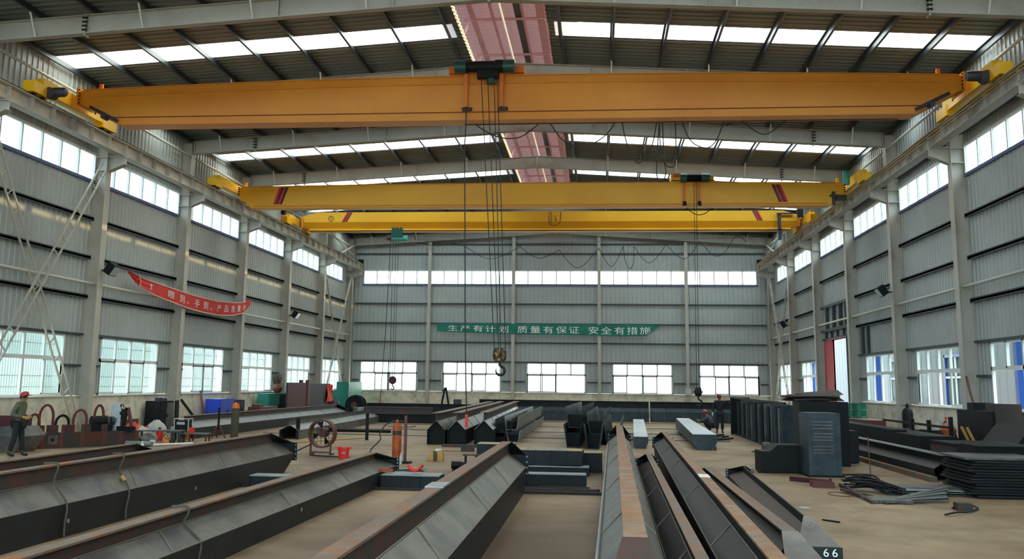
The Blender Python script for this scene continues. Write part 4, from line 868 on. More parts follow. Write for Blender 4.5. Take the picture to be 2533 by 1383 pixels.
for k in range(16): m.box(1.28 + k * .055, 1.31 + k * .055, 24.1, 24.32, .582, .6)
tag(m.build('toothed_rack', 'lightsteel'), 'bright toothed strip lying on top of the dark pile', 'rack')
for x, y, lab in ((.05, 24.98, 'left'), (.8, 25.2, 'right')):
    tag(MB().box(x, x + .1, y, y + .2, 0, .18).build('packing_block', 'dark'), 'packing block under the %s end of the tarp coloured box beam' % lab, 'block')
tag(MB().box(1.5, 1.7, 20.85, 21.15, 0, .04).box(2.4, 2.6, 20.85, 21.15, 0, .04).build('packing_strips', 'wood'), 'thin packing strips under the shiny topped box beam', 'packing')
t = thing('loose_bars', 'thin dark bars lying across the floor right of the middle girder', 'steel bars', (0, 0, 0)); MB().bar((1.3, 20.3, .03), (3.0, 20.45, .03), .06, .05).bar((1.5, 20.5, .03), (2.95, 20.3, .03), .05, .05).bar((1.8, 20.62, .06), (2.8, 20.55, .06), .04, .04).build('bars', 'rustweb', t)
darkbox('small dark I-beam piece on the floor between the two left girders', -3.85, -2.1, 19.5, 19.95, 0, .26)
o = MB(); rows = []
for k in range(9):
    u = -1 + k / 4; rows.append([(u * .15, v * .09, .05 + .10 * u * u - .05 * v * v + .02) for v in (-1, -.5, 0, .5, 1)])
o = o.sheet(rows).build('red_shell', 'red', None, True); o.location = (-.72, 20.45, .29); sd = o.modifiers.new('thickness', 'SOLIDIFY'); sd.thickness = .02; tag(o, 'red curved plastic shell resting on the low dark box beam', 'cover')
t = thing('bench_stool', 'small rusty bench with two legs standing behind the middle girder', 'stool', (-.15, 24.5, 0)); MB().box(-.15, .25, -.1, .1, .37, .4).build('top', 'rustweb', t)
for x in (-.08, .18): MB().box(x - .025, x + .025, -.03, .03, .0, .37).build('leg', 'dark', t)
tag(MB().box(-.5, -.05, 24.1, 24.5, 0, .06).lathe([(0, -.12), (.09, -.12), (.09, .12), (0, .12)], 12, (-.42, 24.3, .15), 'x').box(-.3, -.2, 24.2, 24.4, .06, .22).build('pump', 'dark', smooth=False), 'dark little pump on the floor beside the rusty bench', 'machine')
tag(MB().lathe([(.13, -.02), (.16, -.02), (.16, .02), (.13, .02)], 18, (-1.35, 20.5, .32), 'z').build('steel_ring', 'cyl_or'), 'rust-orange steel ring on the low dark box beam', 'ring')
tag(MB().bar((-1.9, 22.4, .04), (-1.4, 24.6, .04), .3, .02).bar((-1.75, 23.6, .09), (-1.2, 24.3, .05), .25, .015).bar((-1.6, 22.9, .07), (-1.1, 23.2, .06), .14, .012).build('offcuts', 'lightsteel'), 'heap of bright steel offcuts near the foot of the floor stand', 'offcuts')
tag(MB().box(-1.9, -.5, 31.4, 31.6, .12, .2).box(-1.3, -.9, 31.4, 31.65, 0, .12).build('support_rail', 'rustweb'), 'red-ended rail lying in front of the open-ended girders', 'rail')
# ================================================================ along the left wall
def cabinet(name, label, cat, x0, x1, y0, y1, h, mt, door_side=1, panel=None):
    t = thing(name, label, cat, ((x0 + x1) / 2, (y0 + y1) / 2, 0)); a, b = (x1 - x0) / 2, (y1 - y0) / 2
    MB().box(-a, a, -b, b, .06, h).box(-a + .02, a - .02, -b + .02, b - .02, 0, .06).build('body', mt, t)
    o = MB().box(a, a + .018, -b + .03, -.01, .1, h - .05).build('door', mt, t); MB().box(a + .018, a + .045, -.1, -.06, h * .5, h * .6).build('handle', 'dark', o)
    o = MB().box(a, a + .018, .01, b - .03, .1, h - .05).build('door', panel or mt, t); MB().box(a + .018, a + .045, .06, .1, h * .5, h * .6).build('handle', 'dark', o)
    MB().box(-a, a + .02, -b - .01, b + .01, h, h + .02).build('top', mt, t); return t
t = thing('box_channel', 'long rusty box section on the floor carrying the bent bar clamps', 'steel section', (-12.95, 29.9, 0), math.atan2(2.2, 1.6))
MB().box(-1.75, 1.75, -.2, .2, 0, .46).build('body', 'rustweb', t)
m = MB()
for k, x in enumerate((-1.3, -.75, -.1, .6, 1.15, 1.7)): m.box(x, x + .12, -.206, -.2, .02, .45)
m.build('rust_bands', 'fan', t)
MB().box(-1.1, -.8, -.21, -.2, .12, .38).build('pale_patch', 'steel', t)
MB().lathe([(0, -.012), (.05, -.012), (.05, .012), (0, .012)], 14, (-.95, -.21, .25), 'y').build('bolt_hole', 'dark', t)
def clamp(label, u, hh, w, base, rust):
    cx_ = -12.95 + u * .588; cy_ = 29.9 + u * .809
    t = thing('clamp_frame', label, 'clamp', (cx_, cy_, .46), math.atan2(2.2, 1.6))
    P = [(-w / 2, 0, .0)] + [(w / 2 * math.cos(R(180 - k * 18)), 0, hh * .55 + hh * .45 * math.sin(R(k * 18))) for k in range(11)] + [(w / 2, 0, .1)]
    m = MB()
    for a, b in zip(P, P[1:]): m.bar(a, b, .07, .045, (0, 1, 0))
    m.build('bent_bar', 'fan' if rust else 'dark', t); MB().box(w / 2 - base / 2, w / 2 + base / 2, -.12, .12, 0, .22).build('base_block', 'rustweb' if rust else 'maroon', t)
clamp('bent rusty bar clamp right behind the worker, lowest of its row', -1.45, .55, .3, .25, True); clamp('tallest bent bar clamp on the rusty box section', -1.1, .82, .42, .26, True); clamp('bent bar clamp with a slanting leg, third along the rusty box section', -.6, .5, .4, .3, False)
clamp('curled bent bar clamp beside the dark gear lump', -.05, .66, .42, .2, True); clamp('double bar clamp rising over the dark gear lump', .55, .8, .3, .2, True)
t = thing('gear_unit', 'dark lumpy gear unit on the rusty box section', 'machine', (-12.88, 30.15, .46), math.atan2(2.2, 1.6)); MB().box(-.05, .75, -.15, .15, 0, .22).lathe([(0, -.3), (.17, -.28), (.17, .25), (0, .3)], 14, (.4, 0, .3), 'x').build('housing', 'dark', t); MB().lathe([(0, -.05), (.14, -.05), (.14, .05), (0, .05)], 14, (.78, 0, .3), 'x').lathe([(0, -.04), (.2, -.04), (.2, .04), (0, .04)], 14, (.6, 0, .28), 'x').build('flange_rings', 'motor', t)
t = thing('pale_board', 'tall narrow pale panel standing behind the rusty box section', 'panel', (-12.4, 31.0, 0), .3); MB().box(-.15, .15, -.06, .06, 0, 1.32).build('panel', 'lightsteel', t); MB().box(.12, .17, -.07, -.05, .95, 1.05).box(.12, .17, -.07, -.05, 1.2, 1.28).build('hinge', 'dark', t)
t = thing('a_frame', 'dark red A-shaped bar frame at the end of the rusty box section', 'frame', (-12.0, 30.95, .44)); MB().bar((-.12, 0, 0), (-.02, 0, .74), .09).build('leg', 'dark', t); MB().bar((.22, 0, 0), (.02, 0, .74), .09).build('leg', 'fan', t); MB().box(-.28, .26, -.1, .1, 0, .16).build('base', 'dark', t)
t = thing('steel_bin', 'grey steel bin with slanting sides at the left picture edge', 'bin', (-13.9, 27.6, 0)); MB().loft([[(-.75, -.5, 0), (.55, -.5, 0), (.55, .5, 0), (-.75, .5, 0)], [(-.75, -.6, .45), (.8, -.6, .45), (.8, .6, .45), (-.75, .6, .45)], [(-.75, -.5, .72), (.6, -.5, .72), (.6, .5, .72), (-.75, .5, .72)]]).build('body', 'steel', t); MB().box(-.75, .45, -.4, .4, .72, 1.02).build('lid', 'maroon', t)
# heap of sacks and bottles
for k, (x, y, z, sx_, sy_, sz, lab) in enumerate(((-12.9, 32.5, .0, .5, .42, .52, 'pale slumped sack nearest the rusty box section'), (-12.8, 33.5, .0, .5, .45, .5, 'grey sack under the red cloth'), (-12.65, 34.6, .0, .42, .4, .66, 'tall pale sack at the right of the sack heap'), (-12.1, 32.9, .0, .35, .3, .3, 'small low sack in front of the sack heap'))):
    m = MB(); prof = []
    for i in range(9): 
        u = i / 8; r = (.62 + .45 * math.sin(math.pi * min(1, u * 1.15))) * (1 if u < .8 else 1 - (u - .8) * 3.2); prof.append((max(.02, r * .8), u))
    rings = []
    for r, u in prof: rings.append([(x + r * sx_ * math.cos(a) * (1 + .12 * math.sin(3 * a + k)), y + r * sy_ * math.sin(a) * (1 + .1 * math.cos(2 * a + k)), z + u * sz + .02 * math.sin(4 * a)) for a in [2 * math.pi * j / 16 for j in range(16)]])
    tag(m.loft(rings).build('sack', 'white_sack', None, True), lab, 'sack', 'sacks heaped by the left wall')
m = MB(); m.sheet([[(-12.9 + .34 * u, 33.3 + .5 * v, .5 + .12 * math.cos(u * 3) * math.cos(v * 2) - .09 * u * u + .03 * math.sin(u * 9 + v * 6)) for u in [i / 5 - 1 for i in range(11)]] for v in [i / 4 - 1 for i in range(9)]])
tag(m.build('red_cloth', 'red_banner', None, True), 'red cloth thrown over the grey sack by the left wall', 'cloth')
t = thing('fire_extinguisher', 'dark fire extinguisher by the left wall above the red cloth', 'extinguisher', (-14.1, 34.9, .66)); MB().lathe([(0, 0), (.14, 0), (.15, .03), (.15, .3), (.1, .36), (0, .37)], 16).build('cylinder', 'dark', t, True); MB().tube([(-.03, 0, .36), (-.08, -.05, .5), (.0, -.02, .52), (.06, 0, .4)], .022, 7).build('handle', 'fan', t)
tag(MB().box(-14.4, -13.75, 34.4, 35.5, 0, .66).build('wall_bench', 'rustweb'), 'low brown bench against the left wall under the fire extinguisher', 'bench')
for x, y, h, r, mt, lab in ((-12.05, 33.55, .45, .11, 'red', 'small red tank among the sacks'), (-11.75, 33.95, .55, .1, 'lightsteel', 'shiny metal can among the sacks'), (-11.9, 34.7, .62, .1, 'tealbox', 'pale bottle with a teal label among the sacks'), (-11.6, 33.2, .22, .09, 'wood', 'short yellow-brown tin in front of the red tank'), (-11.35, 34.3, .3, .07, 'orange', 'small orange bottle near the welding machine')):
    t = thing('bottle', lab, 'container', (x, y, 0)); MB().lathe([(0, 0), (r, 0), (r, h * .75), (r * .5, h * .88), (0, h * .88)], 14).build('body', mt, t, True); MB().lathe([(0, h * .88), (r * .4, h * .88), (r * .4, h), (0, h)], 12).build('cap', 'dark', t)
def bench(label, x, y, l, w, h, rz=0, mt='steel'):
    t = thing('work_bench', label, 'bench', (x, y, 0), rz); MB().box(-l / 2, l / 2, -w / 2, w / 2, h - .04, h).build('top', mt, t)
    for sx_ in (-1, 1):
        for sy_ in (-1, 1): MB().box(sx_ * (l / 2 - .05) - .025, sx_ * (l / 2 - .05) + .025, sy_ * (w / 2 - .05) - .025, sy_ * (w / 2 - .05) + .025, 0, h - .04).build('leg', 'rustweb', t)
bench('low steel work bench in front of the sacks', -11.6, 32.6, 1.5, .6, .42, .1); bench('low steel work bench at the right, holding a red block', -10.55, 33.0, .95, .5, .32, .1)
bench('low bench carrying the dark welding machine', -11.3, 33.75, .7, .5, .34, .1)
t = thing('welding_machine', 'dark boxy welding machine in a pale tube frame', 'machine', (-11.3, 33.75, .34)); MB().box(-.22, .22, -.18, .18, 0, .36).build('body', 'dark', t); MB().box(-.16, .12, -.19, -.18, .22, .31).build('label_plate', 'lens', t)
m = MB()
for x in (-.25, .25): m.bar((x, -.18, 0), (x, -.18, .42), .025).bar((x, .18, 0), (x, .18, .42), .025).bar((x, -.18, .42), (x, .18, .42), .025)
m.bar((-.25, -.18, .42), (.25, -.18, .42), .025); m.build('frame', 'pipe', t)
tag(MB().lathe([(0, 0), (.09, .0), (.12, .06), (.1, .14), (0, .17)], 12, (-11.0, 31.7, 0)).build('orange_float', 'orange', None, True), 'round orange object on the floor in front of the welding machine', 'float')
tag(MB().box(-10.75, -10.6, 32.9, 33.05, .32, .5).build('red_block', 'red'), 'red block standing on the right low bench', 'block')
tag(MB().tube([(-11.1, 30.9, .04), (-10.2, 32.0, .04)], .035, 8).build('white_pole', 'white'), 'white pole lying on the floor beside the low benches', 'pole')
tag(MB().tube([(-11.9, 30.8, .08), (-11.0, 30.7, .08)], .08, 10).build('white_tube', 'lightsteel'), 'pale tube roll on the floor near the white pole', 'tube')
tag(MB().lathe([(0, 0), (.05, 0), (.05, .14), (.02, .18), (.02, .24), (0, .24)], 12, (-10.75, 29.5, 0)).build('lilac_bottle', 'white'), 'small lilac-white bottle on the floor behind the girders', 'bottle')
for k in range(7):
    x, y = -12.2 + .22 * k, 31.6 + .3 * (k % 3); tag(MB().box(x, x + .16, y, y + .12, 0, .05 + .03 * (k % 3)).build('scrap_piece', ('lightsteel', 'rustweb', 'white', 'dark')[k % 4]), 'small scrap piece before the low benches, %s from the left' % ORD[k], 'scrap', 'scrap before the benches')
cabinet('machine_cabinet', 'dark machine cabinet leaning at the second left column, with a grey front', 'cabinet', -14.7, -14.1, 38.0, 39.2, 1.22, 'dark', 1, 'steel')
tag(MB().lathe([(0, 0), (.14, 0), (.14, .12), (0, .14)], 12, (-14.35, 38.4, 1.24)).lathe([(0, 0), (.09, 0), (.09, .1), (0, .11)], 10, (-14.3, 38.85, 1.24)).build('small_parts', 'motor'), 'small grey parts on top of the dark machine cabinet', 'parts')
for a, b, w, mt, lab in (((-13.85, 39.1, 0), (-13.85, 39.0, 1.26), .26, 'dark', 'dark upright plate beside the grey fronted machine cabinet'), ((-14.0, 42.2, 0), (-14.5, 40.9, 1.25), .1, 'dark', 'thin dark bar leaning on the left wall'), ((-14.1, 42.7, 0), (-14.6, 43.15, 1.6), .15, 'fan', 'red-brown bar leaning on the left wall')):
    tag(MB().bar(a, b, w, .06, (1, 0, 0)).build('leaning_bar', mt), lab, 'bar')
cabinet('tool_box', 'bright blue tool box by the left wall, the one nearer the bars', 'tool box', -14.6, -13.9, 43.8, 45.55, 1.22, 'blue'); cabinet('tool_box', 'small dark blue box behind the gas cylinder', 'tool box', -14.5, -13.9, 45.8, 46.9, 1.15, 'navy')
def gas_cylinder(label, x, y, h, r, body, top):
    t = thing('gas_cylinder', label, 'gas cylinder', (x, y, 0)); MB().lathe([(0, 0), (r * .95, 0), (r, .03), (r, h * .78), (r * .8, h * .86), (r * .4, h * .9), (0, h * .9)], 22).build('body', body, t, True)
    MB().lathe([(0, h * .9), (r * .3, h * .9), (r * .3, h * .96), (r * .15, h), (0, h)], 12).build('valve', top, t); MB().bar((-r * 1.1, 0, h * .955), (r * 1.3, 0, h * .955), .03).build('regulator', 'fan', t); return t
gc = gas_cylinder('dark green gas cylinder with an orange shoulder, left of the fan', -10.3, 36.0, 1.3, .145, 'straw', 'orange'); MB().lathe([(.1, 1.06), (.14, 1.08), (.12, 1.24), (0, 1.26)], 14).build('orange_shoulder', 'orange', gc)
gc = gas_cylinder('rust-orange gas cylinder standing in the middle of the floor', -2.73, 28.45, 1.05, .13, 'cyl_or', 'cyl_or'); MB().lathe([(.131, .62), (.133, .64), (.133, .72), (.131, .74)], 22).build('dark_band', 'rustweb', gc)
tag(MB().tube(cat_rom([(-2.85, 28.45, .99), (-3.05, 28.4, .9), (-3.2, 28.3, .65), (-3.15, 28.2, .5), (-3.35, 28.0, .25), (-3.5, 27.8, .02), (-4.4, 27.9, .02), (-5.2, 28.3, .02)], 6), .018, 6).build('gas_hose', 'cable', smooth=True), 'dark hose running from the rust-orange gas cylinder to the floor', 'hose')
t = thing('tripod_stand', 'dark three-legged stand beside the dark green gas cylinder', 'stand', (-10.8, 35.7, 0)); MB().bar((0, 0, .3), (0, 0, 1.1), .06).build('pole', 'dark', t)
for a in (0, 120, 240): MB().bar((0, 0, .55), (.28 * math.cos(R(a)), .28 * math.sin(R(a)), 0), .04).build('leg', 'fan', t)
tag(MB().box(-13.9, -13.3, 47.4, 50.0, .66, .82).box(-13.8, -13.4, 47.6, 48.2, .82, .95).build('parts_tray', 'fan'), 'red-brown tray of parts by the left wall', 'tray'); tag(MB().box(-13.95, -13.25, 47.3, 50.1, .0, .66).build('tray_table', 'rustweb'), 'low table under the red-brown parts tray', 'table')
cabinet('teal_cabinet', 'low teal cabinet with a dark middle by the left wall', 'cabinet', -14.6, -14.0, 50.7, 54.1, 1.4, 'teal', 1, 'dark')
tag(MB().lathe([(0, -.26), (.16, -.22), (.26, -.05), (.26, .06), (.15, .22), (0, .26)], 16, (-14.25, 52.8, 1.68)).build('round_tank', 'fan', None, True), 'round red-brown tank on the low teal cabinet', 'tank')
m = MB(); rr = random.Random(3)
for k in range(60):
    a = rr.uniform(0, 6.28); sp = rr.uniform(.1, .55); m.bar((-14.45, 53.3, 1.42), (-14.45 + sp * .5 * math.cos(a), 53.3 + sp * math.sin(a), 1.5 + rr.uniform(.5, 1.0)), .018)
t = m.build('twig_bundle', 'straw'); tag(t, 'dry brushwood bundle standing on the low teal cabinet', 'brushwood')
t = thing('welding_screen', 'dark maroon double screen panels before the left windows', 'screen', (-13.2, 55.2, 0)); MB().box(-.03, .03, -4.0, -.4, .5, 2.0).build('panel', 'maroon', t); MB().box(-.03, .03, -.0, 4.3, .5, 1.95).build('panel', 'navy', t); MB().box(-.08, .08, -.5, -.15, .0, 2.15).build('post', 'fan', t); MB().box(-.04, .04, -4.05, -3.95, 0, 2.0).box(-.04, .04, 4.2, 4.3, 0, 1.95).build('side_post', 'navy', t); MB().box(-.05, .05, -1.8, -1.4, 2.0, 2.14).build('bracket', 'navy', t)
m = MB(); m.sheet([[(-13.1 + .06 * math.sin(v * 5 + u * 3), 59.2 + (u - .5) * (.5 + .5 * (1 - v)) * 1.6, 1.9 - 1.0 * (1 - v) - .0) for u in [i / 6 for i in range(7)]] for v in [j / 8 for j in range(9)]])
tag(m.build('hanging_cloth', 'cloth_or', None, True), 'bright orange-red cloth hung on the end of the maroon screen', 'cloth')
tag(MB().box(-13.3, -12.9, 59.6, 60.2, 0, .95).lathe([(0, -.2), (.2, -.15), (.2, .15), (0, .2)], 12, (-13.1, 60.9, .7), 'y').box(-13.2, -13.0, 60.8, 61.0, 0, .6).build('small_machine', 'motor'), 'small grey machine below the orange-red cloth', 'machine')
cabinet('teal_cabinet', 'tall teal cabinet in the far left corner', 'cabinet', -14.3, -13.5, 65.2, 69.0, 2.05, 'teal')
t = thing('cable_drum', 'large dark cable drum lying before the tall teal cabinet', 'drum', (-12.4, 63.0, .63)); MB().lathe([(0, -.35), (.62, -.35), (.62, -.3), (.45, -.28), (.45, .28), (.62, .3), (.62, .35), (0, .35)], 24, (0, 0, 0), 'y').build('spool', 'dark', t, True); MB().lathe([(.0, -.37), (.2, -.37), (.2, -.35), (0, -.35)], 16, (-.05, 0, 0), 'y').build('hub', 'fan', t)
tag(MB().lathe([(0, 0), (.4, 0), (.42, .3), (.4, .32), (0, .3)], 20, (-10.9, 57.8, 0)).lathe([(0, 0), (.38, 0), (.38, .3), (0, .3)], 20, (-10.9, 57.8, .32)).build('pale_drum', 'lightsteel', None, True), 'pale round drum end standing at the far end of the long left girder', 'drum')
# fan, bucket, and other things mid floor
t = thing('industrial_fan', 'large round floor fan in a rusty red-brown hoop frame', 'fan', (-5.0, 28.8, 0), -.12)
MB().lathe([(.36, -.11), (.41, -.11), (.41, .11), (.36, .11)], 36, (0, 0, .6), 'y').build('hoop', 'fan', t, True)
m = MB(); m.box(-.33, -.28, -.14, .14, 0, .04).box(.28, .33, -.14, .14, 0, .04).box(-.3, .3, -.13, -.09, .06, .1)
for s in (-1, 1): m.box(s * .305 - .022, s * .305 + .022, -.12, -.08, 0, .42)
m.build('stand', 'fan', t)
m = MB()
for k in range(3): m.bar((-.36, -.1, .47 + .12 * k), (.36, -.1, .47 + .12 * k), .008)
for k in range(5): m.bar((-.24 + .12 * k, -.1, .28), (-.24 + .12 * k, -.1, .9), .008)
m.build('guard_wires', 'dark', t); MB().lathe([(0, -.08), (.13, -.08), (.14, .15), (0, .17)], 18, (.02, 0, .62), 'y').build('motor', 'fan', t, True)
m = MB()
for k in range(4):
    a = R(20 + 90 * k); c_, s_ = math.cos(a), math.sin(a); m.loft([[(.02 + .1 * c_, .03, .62 + .1 * s_), (.02 + .33 * c_ - .1 * s_, .0, .62 + .33 * s_ + .1 * c_), (.02 + .33 * c_ + .08 * s_, .07, .62 + .33 * s_ - .08 * c_)], [(.02 + .1 * c_, .035, .62 + .1 * s_), (.02 + .33 * c_ - .1 * s_, .005, .62 + .33 * s_ + .1 * c_), (.02 + .33 * c_ + .08 * s_, .075, .62 + .33 * s_ - .08 * c_)]])
m.build('blades', 'dark', t)
tag(MB().tube(cat_rom([(-5.3, 28.7, .3), (-5.6, 28.3, .12), (-5.8, 28.0, .02), (-6.4, 27.6, .02)], 6), .018, 6).build('fan_cable', 'cable', smooth=True), 'dark cable trailing from the round fan', 'cable')
t = thing('bucket', 'bright red plastic bucket in front of the round fan', 'bucket', (-3.98, 27.35, 0)); MB().loft([[(q * rx, s_ * rx * .7, z) for q, s_ in [(math.cos(2 * math.pi * k / 20), math.sin(2 * math.pi * k / 20)) for k in range(20)]] for rx, z in ((.13, 0), (.165, .3), (.175, .3), (.175, .32), (.155, .32), (.125, .02))]).build('shell', 'bucket', t, True)
MB().box(-.2, -.16, -.03, .03, .27, .33).box(.16, .2, -.03, .03, .27, .33).build('ear', 'bucket', t); MB().box(-.02, .08, -.122, -.117, .14, .2).build('pale_mark', 'tarp', t)
t = thing('tool_bag', 'yellow and dark striped tool bag on the bare floor', 'bag', (-1.42, 27.4, 0)); MB().loft([[(-.19, -.12, 0), (.19, -.12, 0), (.19, .12, 0), (-.19, .12, 0)], [(-.2, -.13, .14), (.2, -.13, .14), (.2, .13, .14), (-.2, .13, .14)], [(-.1, -.05, .27), (.16, -.05, .31), (.16, .05, .31), (-.1, .05, .27)]]).build('body', 'wood', t, True)
MB().box(-.06, .05, -.136, -.13, .01, .2).box(-.07, .03, -.1, .1, .2, .262).build('dark_stripe', 'straw', t); MB().box(-.02, .15, -.06, .06, .27, .32).build('pale_flap', 'white', t); MB().lathe([(0, -.05), (.05, -.05), (.05, .05), (0, .05)], 10, (-.22, -.05, .06), 'y').build('side_pocket', 'wood', t)
tag(MB().lathe([(0, 0), (.035, 0), (.035, .2), (.015, .26), (.015, .3), (0, .3)], 12, (-2.12, 26.0, 0)).build('water_bottle', 'lens', None, True), 'clear water bottle at the foot of the slim floor stand', 'bottle')
tag(MB().tube([(-8.1, 42.0, .06), (-5.7, 41.85, .06)], .06, 8).build('floor_pipe', 'dark'), 'dark pipe lying on the floor behind the round fan', 'pipe')
tag(MB().tube(cat_rom([(-6.9, 47.0, .03), (-6.6, 48.2, .05), (-6.2, 47.3, .03), (-5.8, 48.0, .05), (-5.9, 47.0, .03), (-6.5, 46.6, .04)], 8), .04, 6).build('cable_heap', 'concrete', smooth=True), 'heap of pale cable on the floor before the end wall', 'cable')
tag(MB().bar((-8.6, 31.0, .02), (-5.7, 37.5, .02), .06, .03).build('yellow_strip', 'wood'), 'yellow-brown timber strip on the floor behind the fan', 'timber')
# ================================================================ along the right wall
for k in range(22):
    y = 45.6 - k * .62; x = 9.12 - k * .018; w = .5 + .05 * ((k * 7) % 3)
    t = tag(MB().prism([(x - .03 + ((k * 5) % 4) * .02, y), (x + w, y + .1), (x + w, y + .13), (x - .03 + ((k * 5) % 4) * .02, y + .3), (x + .02, y + .3), (x + .02, y + .03), (x - .03, y + .03)], 'z', .05, 1.42 + .04 * ((k * 3) % 4)).build('upright_plate', ('steel_blue', 'steel_dk', 'steel', 'steel_blue')[(k * 5 + k // 3) % 4]), None, 'steel plate', 'upright plates in the long row')
    t['label'] = 'upright plate in the long row by the workers, %s' % (('%s from its far end' % ORD[k]) if k < 11 else ('%s from its near end' % ORD[21 - k]))
tag(MB().box(8.95, 9.6, 31.5, 46.3, 0, .05).build('bed_rail', 'dark'), 'dark bed rail under the row of upright plates', 'rail')
tag(MB().box(8.85, 9.7, 46.2, 46.32, .0, 1.62).bar((9.0, 46.3, 1.6), (8.7, 32.0, 1.6), .07).build('row_frame', 'dark'), 'dark frame and top bar enclosing the row of upright plates', 'frame')
t = thing('plate_crate', 'tall dark bundle of strapped steel plates standing near the right', 'plate bundle', (8.34, 25.45, 0), .03)
MB().box(-.38, .38, -.45, .45, .03, 1.5).build('bundle', 'steel_blue', t)
m = MB()
for z in (.55, .62, .7, .85, .92, 1.0, 1.12, 1.2, 1.28): m.box(-.26, .2, -.462, -.45, z, z + .025)
m.build('cross_straps', 'steel', t); MB().box(-.36, .36, -.46, -.45, 1.36, 1.48).box(.28, .38, -.465, -.45, .05, 1.48).build('edge_plate', 'steel_blue', t); MB().box(-.42, .44, -.5, .5, 0, .04).build('base', 'dark', t)
t = thing('dark_crate', 'low dark steel box left of the tall plate bundle', 'box', (7.5, 26.3, 0), .06); MB().box(-.52, .5, -.4, .4, .02, .52).build('body', 'dark', t); MB().prism([(-.3, .52), (.5, .52), (.5, .68), (-.12, .68)], 'y', -.38, .38).build('lid', 'dark', t); MB().box(-.6, -.5, -.42, -.3, 0, .05).build('foot', 'dark', t)
t = thing('dark_crate', 'tall black box behind the tall plate bundle', 'box', (9.1, 28.9, 0)); MB().box(-.65, .65, -.5, .5, 0, 1.72).build('body', 'dark', t)
t = thing('dark_crate', 'lower black box right of the tall plate bundle', 'box', (9.85, 30.2, 0)); MB().box(-.45, .45, -.5, .5, .02, .9).build('body', 'steel_dk', t)
m = MB(); rr = random.Random(11)
for k in range(15):
    x, y = rr.uniform(8.55, 9.45), rr.uniform(28.6, 29.2); a = rr.uniform(-.5, .5); l = rr.uniform(.35, .75); z = 1.74 + .05 * (k // 3) * (1 - abs(x - 9.1) * .8)
    m.loft([[(x - l, y - .2, z - .04 + rr.uniform(0, .05)), (x + l, y - .2, z + .07 * a), (x + l, y - .2, z + .012 + .07 * a), (x - l, y - .2, z)], [(x - l * .8, y + .25, z), (x + l * .9, y + .2, z + .1), (x + l * .9, y + .2, z + .112), (x - l * .8, y + .25, z + .02)]])
tag(m.build('scrap_sheets', 'rustweb'), 'crumpled scrap sheets heaped on the tall black box', 'scrap')
t = thing('pipe_roller', 'small steel roller on the floor left of the low dark box', 'roller', (8.3, 33.9, 0)); MB().lathe([(.1, -.12), (.16, -.12), (.16, .12), (.1, .12)], 16, (.1, 0, .17), 'x').build('ring', 'steel', t); MB().box(-.35, .25, -.2, .2, 0, .03).build('base', 'steel_dk', t)
girder('long dark girder with a pale top flange along the right wall', (10.98, 24.6), (11.0, 42.0), .6, .26, .26, .6, flange='lightsteel', web='steel_dk', slope='steel_dk', seams=0)
tag(MB().bar((10.6, 24.3, .06), (10.62, 40.0, .06), .16, .12).build('rusty_rail', 'rusty'), 'rusty bar on the floor along the foot of the right girder', 'bar')
laid = thing('plate_stack', 'long dark stack of steel sections between the right girder and the wall', 'steel stack', (12.4, 39.0, 0)); MB().box(-.5, .5, -9.5, 7.5, 0, .8).build('sections', 'dark', laid); MB().box(-.5, -.1, -7.0, 6.0, .8, .86).build('top_plate', 'dark', laid)
for y, lab in ((46.7, 'far'), (44.9, 'near')):
    t = thing('oil_drum', 'green oil drum by the right wall, the one %s the doorway' % ('next to' if lab == 'far' else 'away from'), 'drum', (14.1, y, .55), 0, None); MB().lathe([(0, 0), (.32, 0), (.34, .02), (.32, .04), (.32, .3), (.34, .32), (.32, .34), (.32, .6), (.34, .62), (.32, .64), (.32, .88), (.34, .9), (0, .9)], 24).build('shell', 'drum_green', t, True)
tag(MB().box(13.5, 14.4, 44.3, 47.4, 0, .55).build('drum_platform', 'dark'), 'dark low platform under the green drums', 'platform')
for k, (y, h, lab) in enumerate(((37.0, .72, 'far'), (35.3, .76, 'middle'), (33.6, .82, 'near'))):
    t = thing('parts_bin', 'dark slant-topped parts bin by the right wall, the %s one of three' % lab, 'bin', (13.7, y, 0)); MB().prism([(-.75, 0), (.75, 0), (.75, h * .6), (.45, h), (-.45, h), (-.75, h * .6)], 'x', -.4, .4).build('body', 'dark', t)
tag(MB().box(13.4, 14.2, 41.2, 44.2, 0, .82).box(13.35, 14.2, 41.2, 43.9, .82, .86).build('orange_covered_crate', 'fan'), 'low crate with an orange-red cover by the right wall', 'crate')
gas_cylinder('dark gas cylinder standing against the second right column', 14.1, 38.0, 1.58, .19, 'dark', 'dark')
t = thing('pipe_rack', 'dark pipe rack with short uprights by the right wall', 'rack', (13.3, 34.6, 0)); MB().bar((0, 3.6, .98), (.0, -3.6, .98), .07).build('rail', 'dark', t)
for y, h in ((.2, 1.12), (-1.5, 1.14), (-3.5, 1.3)): MB().box(-.05, .05, y - .06, y + .06, 0, h).build('upright', 'dark', t)
t = thing('spray_tank', 'small rusty tank with a red cap behind the pipe rack', 'tank', (13.9, 33.2, .0)); MB().lathe([(0, .6), (.22, .6), (.25, .85), (.12, 1.02), (0, 1.04)], 16).build('tank', 'cyl_or', t, True); MB().tube([(0, 0, 1.0), (0, .2, 1.12), (0, .45, .95)], .02, 6).build('hose', 'cable', t); MB().lathe([(0, 0), (.04, 0), (.04, .08), (0, .09)], 10, (0, .12, 1.16)).build('cap', 'red', t); MB().box(-.25, .25, -.25, .25, 0, .6).build('crate', 'dark', t)
